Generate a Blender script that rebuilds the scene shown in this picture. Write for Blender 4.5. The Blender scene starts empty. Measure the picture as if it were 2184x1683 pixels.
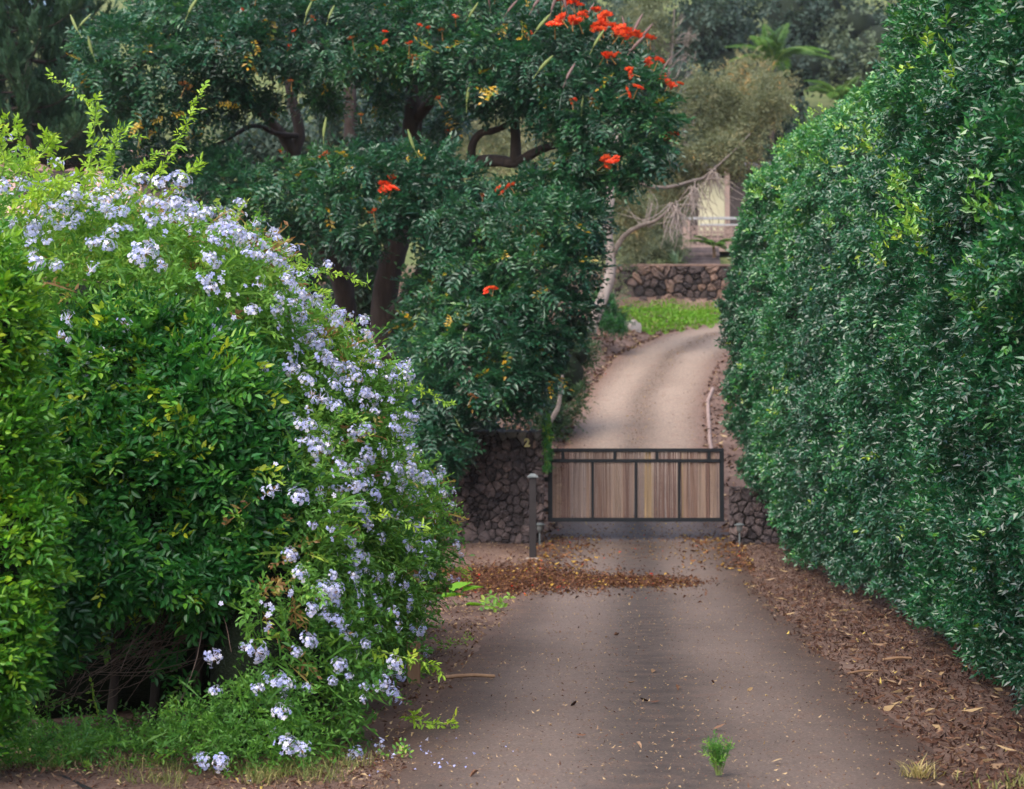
import bpy, math
import numpy as np
from mathutils import Vector

# ------------------------------------------------------------------ camera, sky, sun, exposure
scene = bpy.context.scene
COL = scene.collection
FPX, CX, CY, HZ = 4247.0, 1092.0, 841.5, 990.0        # photo seen 2184 px wide, 70 mm lens
EYE = np.array((0.0, 0.0, 1.6))
PITCH = math.atan((HZ - CY) / FPX)
cam_data = bpy.data.cameras.new("camera")
cam_data.lens = 70.0
cam_data.sensor_width = 36.0
cam_data.clip_end = 2000.0
cam_data.dof.use_dof = True
cam_data.dof.focus_distance = 13.5
cam_data.dof.aperture_fstop = 3.6
cam = bpy.data.objects.new("camera", cam_data)
cam.location = EYE
cam.rotation_euler = (math.pi / 2 + PITCH, 0, 0)
COL.objects.link(cam)
scene.camera = cam

SUN_EL, SUN_AZ = math.radians(48), math.radians(208)   # azimuth from +Y, clockwise
world = bpy.data.worlds.new("World")
scene.world = world
world.use_nodes = True
wn = world.node_tree.nodes
wn.clear()
w_out = wn.new("ShaderNodeOutputWorld")
w_bg = wn.new("ShaderNodeBackground")
w_sky = wn.new("ShaderNodeTexSky")
w_sky.sky_type = 'NISHITA'
w_sky.sun_disc = False
w_sky.sun_elevation = SUN_EL
w_sky.sun_rotation = SUN_AZ
w_sky.air_density = 1.0
w_sky.dust_density = 3.0
w_sky.ozone_density = 1.0
w_bg.inputs["Strength"].default_value = 0.15
world.node_tree.links.new(w_sky.outputs[0], w_bg.inputs["Color"])
world.node_tree.links.new(w_bg.outputs[0], w_out.inputs["Surface"])

sun_data = bpy.data.lights.new("sun", 'SUN')
sun_data.energy = 1.35
sun_data.angle = math.radians(80)
sun_data.color = (1.0, 0.95, 0.88)
sun = bpy.data.objects.new("sun", sun_data)
sd = Vector((math.sin(SUN_AZ) * math.cos(SUN_EL), math.cos(SUN_AZ) * math.cos(SUN_EL), math.sin(SUN_EL)))
sun.rotation_euler = sd.to_track_quat('Z', 'Y').to_euler()
sun.location = (0, -20, 40)
COL.objects.link(sun)

scene.view_settings.view_transform = 'Standard'
scene.view_settings.look = 'None'
scene.view_settings.exposure = 1.30
scene.view_settings.gamma = 1.0
scene.view_settings.use_curve_mapping = False
scene.render.engine = 'CYCLES'
scene.cycles.use_denoising = True
scene.cycles.max_bounces = 7
scene.cycles.diffuse_bounces = 4
scene.cycles.glossy_bounces = 2
scene.cycles.transmission_bounces = 4

# ------------------------------------------------------------------ helpers
RNG = np.random.default_rng(7)
TRIS = {}

def at(x, y, d):
    """photo pixel (of 2184 x 1683) at distance d metres -> world point"""
    u, v = (x - CX) / FPX * d, (CY - y) / FPX * d
    c, s = math.cos(PITCH), math.sin(PITCH)
    return np.array((EYE[0] + u, EYE[1] + d * c - v * s, EYE[2] + d * s + v * c))

def to_px(P):
    P = np.atleast_2d(P) - EYE
    c, s = math.cos(PITCH), math.sin(PITCH)
    d = P[:, 1] * c + P[:, 2] * s
    v = -P[:, 1] * s + P[:, 2] * c
    d = np.maximum(d, 1e-3)
    return CX + P[:, 0] / d * FPX, CY - v / d * FPX, d

def in_view(P, mx=330, my=260):
    x, y, d = to_px(P)
    return (x > -mx) & (x < 2184 + mx) & (y > -my) & (y < 1683 + my) & (d > 2)

_PY = [-30, 24, 26.5, 28.6, 30.6, 32.7, 36, 40, 45, 52, 58, 62, 65.6, 66.9, 76, 90, 110, 140, 200, 320, 600]
_PZ = [0, 0, .05, .16, .36, .45, 1.1, 2.0, 2.98, 4.4, 5.4, 6.1, 6.65, 8.15, 9.35, 13, 18.5, 29, 52, 96, 150]
_ty = np.linspace(-30, 600, 12601)
_tz = np.interp(_ty, _PY, _PZ)
_k = np.exp(-0.5 * (np.arange(-30, 31) / 10.0) ** 2); _k /= _k.sum()
_tz = np.convolve(np.pad(_tz, 30, mode='edge'), _k, mode='valid')
_RY = [-30, 11.1, 24.3, 31.3, 40, 45, 52, 58, 62, 64]
_RX = [-1.6, .82, 1.56, 2.0, 2.5, 2.95, 4.1, 5.9, 9.0, 16]

def snoise(P, f=1.0, seed=0):
    """smooth value noise made of sines, about -1..1"""
    r = np.random.default_rng(100 + seed)
    out = np.zeros(len(P))
    for i in range(6):
        k = r.normal(size=3) * f * (1 + .35 * i)
        out += np.sin(P @ k + r.uniform(0, 6.28)) / (1 + .35 * i)
    return out / 3.0

def ground_z(x, y):
    x = np.asarray(x, float); y = np.asarray(y, float)
    z = np.interp(y, _ty, _tz)
    road = np.interp(y, _RY, _RX)
    off = road - x
    bank = np.clip((off - 1.7) / 2.0, 0, 1) * np.clip((y - 33) / 12, 0, 1) * np.clip((64 - y) / 6, 0, 1)
    z = z + bank * 0.75
    # the far hill is lower on the far left
    far = np.clip((y - 100) / 80, 0, 1)
    left = np.clip((-x / np.maximum(y, 1) - 0.13) / 0.1, 0, 1)
    z = z - far * left * np.maximum(0, z - (1.6 + 0.222 * y))
    rough = np.clip((np.abs(off) - 1.9) / 1.0, 0, 1)
    z = z + rough * 0.03 * (np.sin(x * 2.1 + y * 1.3) + np.sin(x * 3.7 - y * 2.2 + 1))
    z = z + np.clip((y - 80) / 60, 0, 1) * 0.8 * (np.sin(x * .11 + 1) + np.sin(x * .23 + y * .17))
    return z

def mesh_obj(name, V, F, mat, parent=None, smooth=False, tint=None, uv=None):
    """V (n,3); F (m,k) all faces with the same corner count; one mesh object"""
    V = np.asarray(V, np.float32); F = np.asarray(F, np.int32)
    me = bpy.data.meshes.new(name)
    fill_mesh(me, V, F, smooth, tint)
    for m in (mat if isinstance(mat, (list, tuple)) else [mat]):
        me.materials.append(m)
    return add_obj(name, me, parent)

def fill_mesh(me, V, F, smooth=False, tint=None):
    n, m, k = len(V), len(F), F.shape[1]
    me.vertices.add(n); me.vertices.foreach_set("co", np.ascontiguousarray(V, np.float32).ravel())
    me.loops.add(m * k); me.loops.foreach_set("vertex_index", np.ascontiguousarray(F, np.int32).ravel())
    me.polygons.add(m)
    me.polygons.foreach_set("loop_start", np.arange(0, m * k, k, dtype=np.int32))
    me.polygons.foreach_set("use_smooth", np.full(m, bool(smooth)))
    if tint is not None:
        a = me.attributes.new("tint", 'FLOAT', 'FACE')
        a.data.foreach_set("value", np.ascontiguousarray(tint, np.float32))
    me.update(calc_edges=True)
    TRIS[me.name] = m * (k - 2)

def add_obj(name, me, parent=None):
    o = bpy.data.objects.new(name, me)
    COL.objects.link(o)
    if parent is not None:
        o.parent = parent
        bl = parent.get("_base")
        if bl is not None:
            o.location = (-bl[0], -bl[1], -bl[2])
    return o

def thing(name, label, cat, loc=(0, 0, 0), group=None):
    """an Empty at the thing's base; children are built in world coordinates"""
    o = bpy.data.objects.new(name, None)
    o.empty_display_size = 0.2
    o.location = [float(v) for v in loc]
    o["_base"] = [float(v) for v in loc]
    o["label"] = label; o["category"] = cat
    if group: o["group"] = group
    COL.objects.link(o)
    return o

def tag(o, label, cat, group=None, kind=None):
    o["label"] = label; o["category"] = cat
    if group: o["group"] = group
    if kind: o["kind"] = kind
    return o

def structure(o, label=None):
    o["kind"] = "structure"
    if label: o["label"] = label
    return o

def stuff(o, label=None, cat=None):
    o["kind"] = "stuff"
    if label: o["label"] = label
    if cat: o["category"] = cat
    return o

# ---- small solids, collected then built as one mesh
class Solid:
    def __init__(self): self.v = []; self.f = []; self.n = 0
    def add(self, V, F):
        self.v.append(np.asarray(V, float)); self.f += [tuple(i + self.n for i in f) for f in F]; self.n += len(V); return self
    def box(self, x0, x1, y0, y1, z0, z1, b=0.0):
        if b <= 0:
            V = [(x, y, z) for z in (z0, z1) for y in (y0, y1) for x in (x0, x1)]
            F = [(0, 2, 3, 1), (4, 5, 7, 6), (0, 1, 5, 4), (2, 6, 7, 3), (0, 4, 6, 2), (1, 3, 7, 5)]
            return self.add(V, F)
        V = []
        for z, i in ((z0, b), (z0 + b, 0), (z1 - b, 0), (z1, b)):
            xa, xb, ya, yb = x0 + i, x1 - i, y0 + i, y1 - i
            V += [(xa + b, ya, z), (xb - b, ya, z), (xb, ya + b, z), (xb, yb - b, z), (xb - b, yb, z), (xa + b, yb, z), (xa, yb - b, z), (xa, ya + b, z)]
        F = [tuple(range(7, -1, -1)), tuple(range(24, 32))]
        for r in range(3):
            for i in range(8):
                j = (i + 1) % 8
                F.append((r * 8 + i, r * 8 + j, r * 8 + 8 + j, r * 8 + 8 + i))
        return self.add(V, F)
    def lathe(self, c, prof, n=12, closed=True):
        V = []; F = []
        for r, z in prof:
            for i in range(n):
                a = 2 * math.pi * i / n
                V.append((c[0] + r * math.cos(a), c[1] + r * math.sin(a), c[2] + z))
        for k in range(len(prof) - 1):
            for i in range(n):
                j = (i + 1) % n
                F.append((k * n + i, k * n + j, k * n + n + j, k * n + n + i))
        F.append(tuple(range(n - 1, -1, -1))); F.append(tuple(range((len(prof) - 1) * n, len(prof) * n)))
        return self.add(V, F)
    def build(self, name, mat, parent=None, smooth=False):
        me = bpy.data.meshes.new(name)
        me.from_pydata([tuple(p) for p in np.concatenate(self.v)], [], self.f)
        if smooth:
            me.polygons.foreach_set("use_smooth", np.full(len(me.polygons), True))
        me.materials.append(mat)
        me.update()
        TRIS[me.name] = sum(len(f) - 2 for f in self.f)
        return add_obj(name, me, parent)

def smooth_path(pts, n=6):
    P = np.asarray(pts, float)
    if len(P) < 3: return np.array([P[0] + (P[-1] - P[0]) * t for t in np.linspace(0, 1, n + 1)])
    Q = np.vstack([2 * P[0] - P[1], P, 2 * P[-1] - P[-2]])
    out = []
    for i in range(1, len(Q) - 2):
        a, b, c, d = Q[i - 1], Q[i], Q[i + 1], Q[i + 2]
        for t in np.linspace(0, 1, n, endpoint=False):
            out.append(.5 * ((2 * b) + (c - a) * t + (2 * a - 5 * b + 4 * c - d) * t * t + (3 * b - a - 3 * c + d) * t ** 3))
    out.append(P[-1])
    return np.array(out)

def tube_arrays(path, r0, r1=None, sides=6, wob=0.0, seed=0):
    """path (n,3), radius along it -> V, F quads (open tube, closed tip by taper)"""
    P = np.asarray(path, float); n = len(P)
    R = np.linspace(r0, r0 if r1 is None else r1, n) if np.isscalar(r0) else np.asarray(r0, float)
    T = np.gradient(P, axis=0); T /= np.linalg.norm(T, axis=1)[:, None] + 1e-9
    ref = np.array((0.0, 1.0, 0.0)) if abs(T[0][1]) < .9 else np.array((1.0, 0, 0))
    V = []
    a = np.linspace(0, 2 * math.pi, sides, endpoint=False)
    g = np.random.default_rng(seed)
    lob = 1 + wob * g.normal(size=sides)
    for i in range(n):
        u = np.cross(T[i], ref); u /= np.linalg.norm(u) + 1e-9
        w = np.cross(u, T[i])
        rr = R[i] * lob * (1 + wob * .6 * g.normal(size=sides))
        V.append(P[i] + (np.cos(a) * rr)[:, None] * u + (np.sin(a) * rr)[:, None] * w)
    V = np.concatenate(V)
    F = []
    for k in range(n - 1):
        for i in range(sides):
            j = (i + 1) % sides
            F.append((k * sides + i, k * sides + j, (k + 1) * sides + j, (k + 1) * sides + i))
    return V, np.array(F, np.int32)

def join(parts):
    V = []; F = []; n = 0
    for v, f in parts:
        V.append(v); F.append(np.asarray(f) + n); n += len(v)
    return np.concatenate(V), np.concatenate(F)

# ------------------------------------------------------------------ materials
def new_mat(name):
    m = bpy.data.materials.new(name); m.use_nodes = True
    nt = m.node_tree
    b = nt.nodes["Principled BSDF"]
    return m, nt, b

def ramp(nt, stops):
    r = nt.nodes.new("ShaderNodeValToRGB")
    e = r.color_ramp.elements
    while len(e) < len(stops): e.new(0.5)
    for el, (p, c) in zip(e, stops):
        el.position = p; el.color = (c[0], c[1], c[2], 1)
    return r

def leaf_mat(name, stops, rough=0.4, spec=0.5, trans=0.25, tcol=1.6):
    m, nt, b = new_mat(name)
    at_ = nt.nodes.new("ShaderNodeAttribute"); at_.attribute_name = "tint"
    r = ramp(nt, stops)
    nt.links.new(at_.outputs["Fac"], r.inputs[0])
    nt.links.new(r.outputs[0], b.inputs["Base Color"])
    b.inputs["Roughness"].default_value = rough
    b.inputs["Specular IOR Level"].default_value = spec
    if trans > 0:
        t = nt.nodes.new("ShaderNodeBsdfTranslucent")
        mx = nt.nodes.new("ShaderNodeMix"); mx.data_type = 'RGBA'; mx.blend_type = 'MULTIPLY'
        mx.inputs[0].default_value = 1.0
        nt.links.new(r.outputs[0], mx.inputs[6]); mx.inputs[7].default_value = (tcol * 1.15, tcol * 1.1, tcol * .5, 1)
        nt.links.new(mx.outputs[2], t.inputs["Color"])
        ms = nt.nodes.new("ShaderNodeMixShader"); ms.inputs[0].default_value = trans
        nt.links.new(b.outputs[0], ms.inputs[1]); nt.links.new(t.outputs[0], ms.inputs[2])
        nt.links.new(ms.outputs[0], nt.nodes["Material Output"].inputs["Surface"])
    return m

def noise_mat(name, stops, scale=5.0, detail=6.0, rough=0.85, bump=0.3, bdist=0.02, bscale=None, stretch=(1, 1, 1), spec=0.3, objrand=0.0):
    m, nt, b = new_mat(name)
    tc = nt.nodes.new("ShaderNodeTexCoord")
    mp = nt.nodes.new("ShaderNodeMapping"); mp.inputs["Scale"].default_value = stretch
    nt.links.new(tc.outputs["Object"], mp.inputs["Vector"])
    n = nt.nodes.new("ShaderNodeTexNoise"); n.inputs["Scale"].default_value = scale; n.inputs["Detail"].default_value = detail
    n.inputs["Roughness"].default_value = 0.65
    nt.links.new(mp.outputs[0], n.inputs["Vector"])
    r = ramp(nt, stops)
    src = n.outputs["Fac"]
    if objrand > 0:
        oi = nt.nodes.new("ShaderNodeObjectInfo")
        ma = nt.nodes.new("ShaderNodeMath"); ma.operation = 'MULTIPLY_ADD'
        nt.links.new(oi.outputs["Random"], ma.inputs[0]); ma.inputs[1].default_value = objrand
        sb = nt.nodes.new("ShaderNodeMath"); sb.operation = 'SUBTRACT'; sb.inputs[1].default_value = objrand / 2
        nt.links.new(src, sb.inputs[0]); nt.links.new(sb.outputs[0], ma.inputs[2])
        src = ma.outputs[0]
    nt.links.new(src, r.inputs[0])
    nt.links.new(r.outputs[0], b.inputs["Base Color"])
    b.inputs["Roughness"].default_value = rough
    b.inputs["Specular IOR Level"].default_value = spec
    if bump > 0:
        n2 = nt.nodes.new("ShaderNodeTexNoise"); n2.inputs["Scale"].default_value = bscale or scale * 4; n2.inputs["Detail"].default_value = 8
        nt.links.new(mp.outputs[0], n2.inputs["Vector"])
        bp = nt.nodes.new("ShaderNodeBump"); bp.inputs["Strength"].default_value = bump; bp.inputs["Distance"].default_value = bdist
        nt.links.new(n2.outputs["Fac"], bp.inputs["Height"]); nt.links.new(bp.outputs[0], b.inputs["Normal"])
    return m

M = {}
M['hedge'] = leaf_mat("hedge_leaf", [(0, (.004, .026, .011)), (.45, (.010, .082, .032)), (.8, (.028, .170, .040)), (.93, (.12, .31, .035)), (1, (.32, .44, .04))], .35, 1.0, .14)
M['shrub'] = leaf_mat("dark_shrub_leaf", [(0, (.010, .060, .015)), (.5, (.027, .150, .027)), (.80, (.115, .31, .028)), (1, (.42, .48, .03))], .42, .55, .28)
M['yellow'] = leaf_mat("yellow_green_leaf", [(0, (.016, .085, .012)), (.45, (.055, .21, .015)), (.75, (.19, .36, .018)), (1, (.52, .50, .03))], .45, .45, .3)
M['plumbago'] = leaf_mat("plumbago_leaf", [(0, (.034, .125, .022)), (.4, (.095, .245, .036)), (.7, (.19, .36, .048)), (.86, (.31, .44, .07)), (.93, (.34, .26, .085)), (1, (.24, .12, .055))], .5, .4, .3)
M['shoot'] = leaf_mat("young_plumbago_leaf", [(0, (.14, .30, .03)), (.6, (.31, .47, .045)), (1, (.52, .56, .06))], .5, .4, .32)
M['tulip'] = leaf_mat("tulip_tree_leaf", [(0, (.006, .036, .018)), (.5, (.015, .088, .040)), (.8, (.042, .158, .044)), (.93, (.11, .22, .035)), (1, (.58, .34, .02))], .38, .8, .2)
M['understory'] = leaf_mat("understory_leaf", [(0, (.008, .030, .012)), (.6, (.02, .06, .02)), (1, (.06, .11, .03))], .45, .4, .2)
M['olive'] = leaf_mat("olive_leaf", [(0, (.060, .082, .050)), (.5, (.145, .165, .095)), (.8, (.26, .235, .13)), (1, (.46, .25, .08))], .6, .3, .25)
M['darktree'] = leaf_mat("dark_tree_leaf", [(0, (.022, .044, .036)), (.6, (.044, .078, .056)), (1, (.11, .14, .08))], .55, .35, .15)
M['paletree'] = leaf_mat("pale_tree_leaf", [(0, (.07, .10, .065)), (.6, (.13, .17, .10)), (1, (.28, .30, .17))], .55, .35, .2)
M['conifer'] = leaf_mat("conifer_needle", [(0, (.016, .046, .028)), (.6, (.034, .085, .042)), (1, (.07, .13, .055))], .5, .35, .1)
M['palm'] = leaf_mat("palm_leaf", [(0, (.045, .12, .025)), (.6, (.11, .22, .04)), (1, (.30, .32, .08))], .45, .4, .25)
M['aloe'] = leaf_mat("blue_green_leaf", [(0, (.07, .14, .09)), (1, (.19, .28, .17))], .5, .4, .1)
M['grass'] = leaf_mat("grass_blade", [(0, (.07, .20, .015)), (.7, (.16, .36, .025)), (1, (.30, .34, .07))], .6, .3, .25)
M['drygrass'] = leaf_mat("dry_grass_blade", [(0, (.10, .14, .04)), (.5, (.26, .24, .09)), (1, (.50, .40, .20))], .7, .2, .2)
M['litter'] = leaf_mat("leaf_litter", [(0, (.016, .008, .007)), (.45, (.060, .028, .020)), (.8, (.155, .080, .050)), (.94, (.36, .25, .16)), (1, (.50, .38, .10))], .8, .2, .0)
M['fallen'] = leaf_mat("fallen_leaf", [(0, (.028, .012, .009)), (.5, (.095, .036, .018)), (.8, (.20, .092, .040)), (.955, (.50, .32, .06)), (.975, (.62, .05, .02))], .7, .3, .08)
M['petal'] = leaf_mat("plumbago_petal", [(0, (.33, .37, .78)), (.45, (.52, .55, .90)), (.75, (.72, .72, .94)), (.9, (.84, .81, .93)), (.93, (.20, .10, .06)), (1, (.38, .26, .09))], .6, .2, .25, 1.0)
M['red'] = leaf_mat("red_petal", [(0, (.62, .040, .014)), (.6, (.86, .095, .026)), (.9, (.90, .20, .04)), (.92, (.16, .09, .03)), (1, (.30, .15, .04))], .5, .3, .15, 1.0)
M['pod'] = leaf_mat("seed_pod", [(0, (.12, .16, .05)), (.6, (.20, .25, .08)), (.62, (.10, .055, .05)), (1, (.16, .10, .09))], .5, .3, .0)
M['bark'] = noise_mat("dark_bark", [(.25, (.018, .013, .012)), (.6, (.060, .044, .038)), (.9, (.12, .095, .08))], 6, 8, .9, .6, .03, stretch=(1, 1, .25))
M['paperbark'] = noise_mat("pale_bark", [(.2, (.11, .085, .075)), (.5, (.24, .20, .18)), (.8, (.38, .335, .305))], 4, 8, .85, .5, .03, stretch=(1, 1, .2))
M['twig'] = noise_mat("grey_twig", [(.3, (.16, .12, .10)), (.8, (.36, .31, .28))], 10, 4, .9, 0)
M['limbgrey'] = noise_mat("grey_limb", [(.3, (.09, .07, .06)), (.8, (.22, .185, .165))], 10, 4, .9, 0)
M['deadtwig'] = noise_mat("dead_twig", [(.3, (.08, .052, .044)), (.8, (.19, .135, .11))], 10, 4, .9, 0)
M['greenstem'] = noise_mat("green_stem", [(.3, (.07, .12, .03)), (.8, (.16, .20, .06))], 10, 4, .7, 0)
M['metal'] = noise_mat("black_painted_steel", [(.3, (.0035, .005, .008)), (.8, (.007, .010, .015))], 14, 5, .5, .12, .002, spec=.3)
M['postpaint'] = noise_mat("dark_brown_paint", [(.3, (.012, .009, .010)), (.8, (.022, .017, .018))], 9, 5, .55, .15, .004)
M['capmetal'] = noise_mat("grey_cap", [(.3, (.09, .105, .11)), (.8, (.18, .20, .205))], 9, 5, .5, .1, .003)
M['concrete'] = noise_mat("concrete", [(.3, (.20, .16, .13)), (.8, (.32, .27, .22))], 7, 6, .9, .2, .006)
M['stone'] = noise_mat("lava_stone", [(.22, (.024, .019, .021)), (.5, (.074, .058, .060)), (.72, (.14, .103, .098)), (.95, (.24, .165, .14))], 5, 9, .92, .9, .025, 26, objrand=.32)
M['stonecap'] = noise_mat("lichen_stone", [(.2, (.05, .045, .045)), (.6, (.16, .15, .14)), (.95, (.33, .31, .28))], 7, 9, .92, .8, .02, 26, objrand=.2)
M['farstone'] = noise_mat("brown_boulder", [(.2, (.030, .023, .024)), (.5, (.085, .060, .055)), (.9, (.25, .155, .115))], 2.2, 9, .92, .8, .03, 16, objrand=.62)
M['core'] = noise_mat("dark_mortar", [(.3, (.010, .008, .008)), (.8, (.030, .024, .022))], 12, 5, .95, .5, .02)
M['hull'] = noise_mat("inner_twigs", [(.3, (.008, .014, .007)), (.8, (.018, .030, .013))], 14, 6, .9, .8, .05)  # near-black green: shade inside the foliage painted as a surface colour
M['wood'] = noise_mat("weathered_wood", [(.25, (.16, .09, .055)), (.8, (.36, .23, .14))], 9, 6, .85, .3, .006, stretch=(1, 1, .12))
M['deadleaf'] = noise_mat("dry_banana_leaf", [(.3, (.30, .21, .12)), (.8, (.52, .40, .27))], 9, 6, .8, .4, .01)
M['plaster'] = noise_mat("cream_panel", [(.3, (.50, .46, .31)), (.8, (.57, .53, .37))], 3, 4, .7, .05, .004)
M['housewood'] = noise_mat("brown_boards", [(.3, (.05, .038, .036)), (.8, (.09, .07, .065))], 6, 5, .8, .2, .006)
M['rose'] = noise_mat("rose_concrete", [(.3, (.24, .165, .14)), (.8, (.35, .25, .215))], 8, 5, .9, .2, .006)
M['white'] = noise_mat("white_paint", [(.3, (.26, .26, .27)), (.8, (.36, .36, .37))], 8, 4, .6, .05, .003)
M['roof'] = noise_mat("roof_shingle", [(.3, (.06, .05, .05)), (.8, (.12, .10, .095))], 12, 5, .9, .3, .01)
M['pinkwall'] = noise_mat("pink_render", [(.3, (.55, .36, .30)), (.8, (.68, .47, .40))], 2, 5, .9, .15, .01)
M['pinkroof'] = noise_mat("pink_tiles", [(.3, (.40, .22, .18)), (.8, (.55, .33, .28))], 6, 5, .85, .3, .02)
M['brass'] = noise_mat("aged_brass", [(.3, (.38, .33, .13)), (.8, (.55, .50, .25))], 20, 4, .5, .1, .002)
M['rust'] = noise_mat("dull_brown_metal", [(.3, (.10, .065, .05)), (.8, (.17, .11, .085))], 20, 4, .7, .1, .002)
M['glass'] = noise_mat("frosted_lens", [(.3, (.10, .105, .105)), (.8, (.16, .17, .17))], 20, 3, .35, 0)
M['boulder'] = noise_mat("pale_log", [(.3, (.30, .25, .22)), (.8, (.52, .46, .42))], 7, 7, .9, .4, .01)
M['hose'] = noise_mat("black_rubber", [(.3, (.012, .012, .014)), (.8, (.02, .02, .022))], 14, 3, .5, 0)

def ground_material():
    m, nt, b = new_mat("bare_earth")
    tc = nt.nodes.new("ShaderNodeTexCoord")
    n1 = nt.nodes.new("ShaderNodeTexNoise"); n1.inputs["Scale"].default_value = 0.9; n1.inputs["Detail"].default_value = 8
    n2 = nt.nodes.new("ShaderNodeTexNoise"); n2.inputs["Scale"].default_value = 28; n2.inputs["Detail"].default_value = 6; n2.inputs["Roughness"].default_value = .75
    for n in (n1, n2): nt.links.new(tc.outputs["Object"], n.inputs["Vector"])
    r1 = ramp(nt, [(.3, (.12, .074, .057)), (.55, (.19, .122, .096)), (.8, (.28, .195, .155))])
    r2 = ramp(nt, [(.25, (.45, .42, .40)), (.55, (1, 1, 1)), (.8, (1.0, 1.0, 1.0))])
    nt.links.new(n1.outputs["Fac"], r1.inputs[0]); nt.links.new(n2.outputs["Fac"], r2.inputs[0])
    mx = nt.nodes.new("ShaderNodeMix"); mx.data_type = 'RGBA'; mx.blend_type = 'MULTIPLY'; mx.inputs[0].default_value = 1
    nt.links.new(r1.outputs[0], mx.inputs[6]); nt.links.new(r2.outputs[0], mx.inputs[7])
    # grass covers the far hill
    sep = nt.nodes.new("ShaderNodeSeparateXYZ"); nt.links.new(tc.outputs["Object"], sep.inputs[0])
    mr = nt.nodes.new("ShaderNodeMapRange"); mr.inputs[1].default_value = 66; mr.inputs[2].default_value = 72
    nt.links.new(sep.outputs["Y"], mr.inputs[0])
    n3 = nt.nodes.new("ShaderNodeTexNoise"); n3.inputs["Scale"].default_value = .8; n3.inputs["Roughness"].default_value = .8; n3.inputs["Detail"].default_value = 9
    nt.links.new(tc.outputs["Object"], n3.inputs["Vector"])
    r3 = ramp(nt, [(.3, (.06, .09, .03)), (.5, (.12, .145, .05)), (.7, (.23, .20, .10))])
    nt.links.new(n3.outputs["Fac"], r3.inputs[0])
    m2 = nt.nodes.new("ShaderNodeMix"); m2.data_type = 'RGBA'
    nt.links.new(mr.outputs[0], m2.inputs[0]); nt.links.new(mx.outputs[2], m2.inputs[6]); nt.links.new(r3.outputs[0], m2.inputs[7])
    nt.links.new(m2.outputs[2], b.inputs["Base Color"])
    b.inputs["Roughness"].default_value = .95; b.inputs["Specular IOR Level"].default_value = .15
    bp = nt.nodes.new("ShaderNodeBump"); bp.inputs["Strength"].default_value = .7; bp.inputs["Distance"].default_value = .04
    nt.links.new(n2.outputs["Fac"], bp.inputs["Height"]); nt.links.new(bp.outputs[0], b.inputs["Normal"])
    return m

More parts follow.
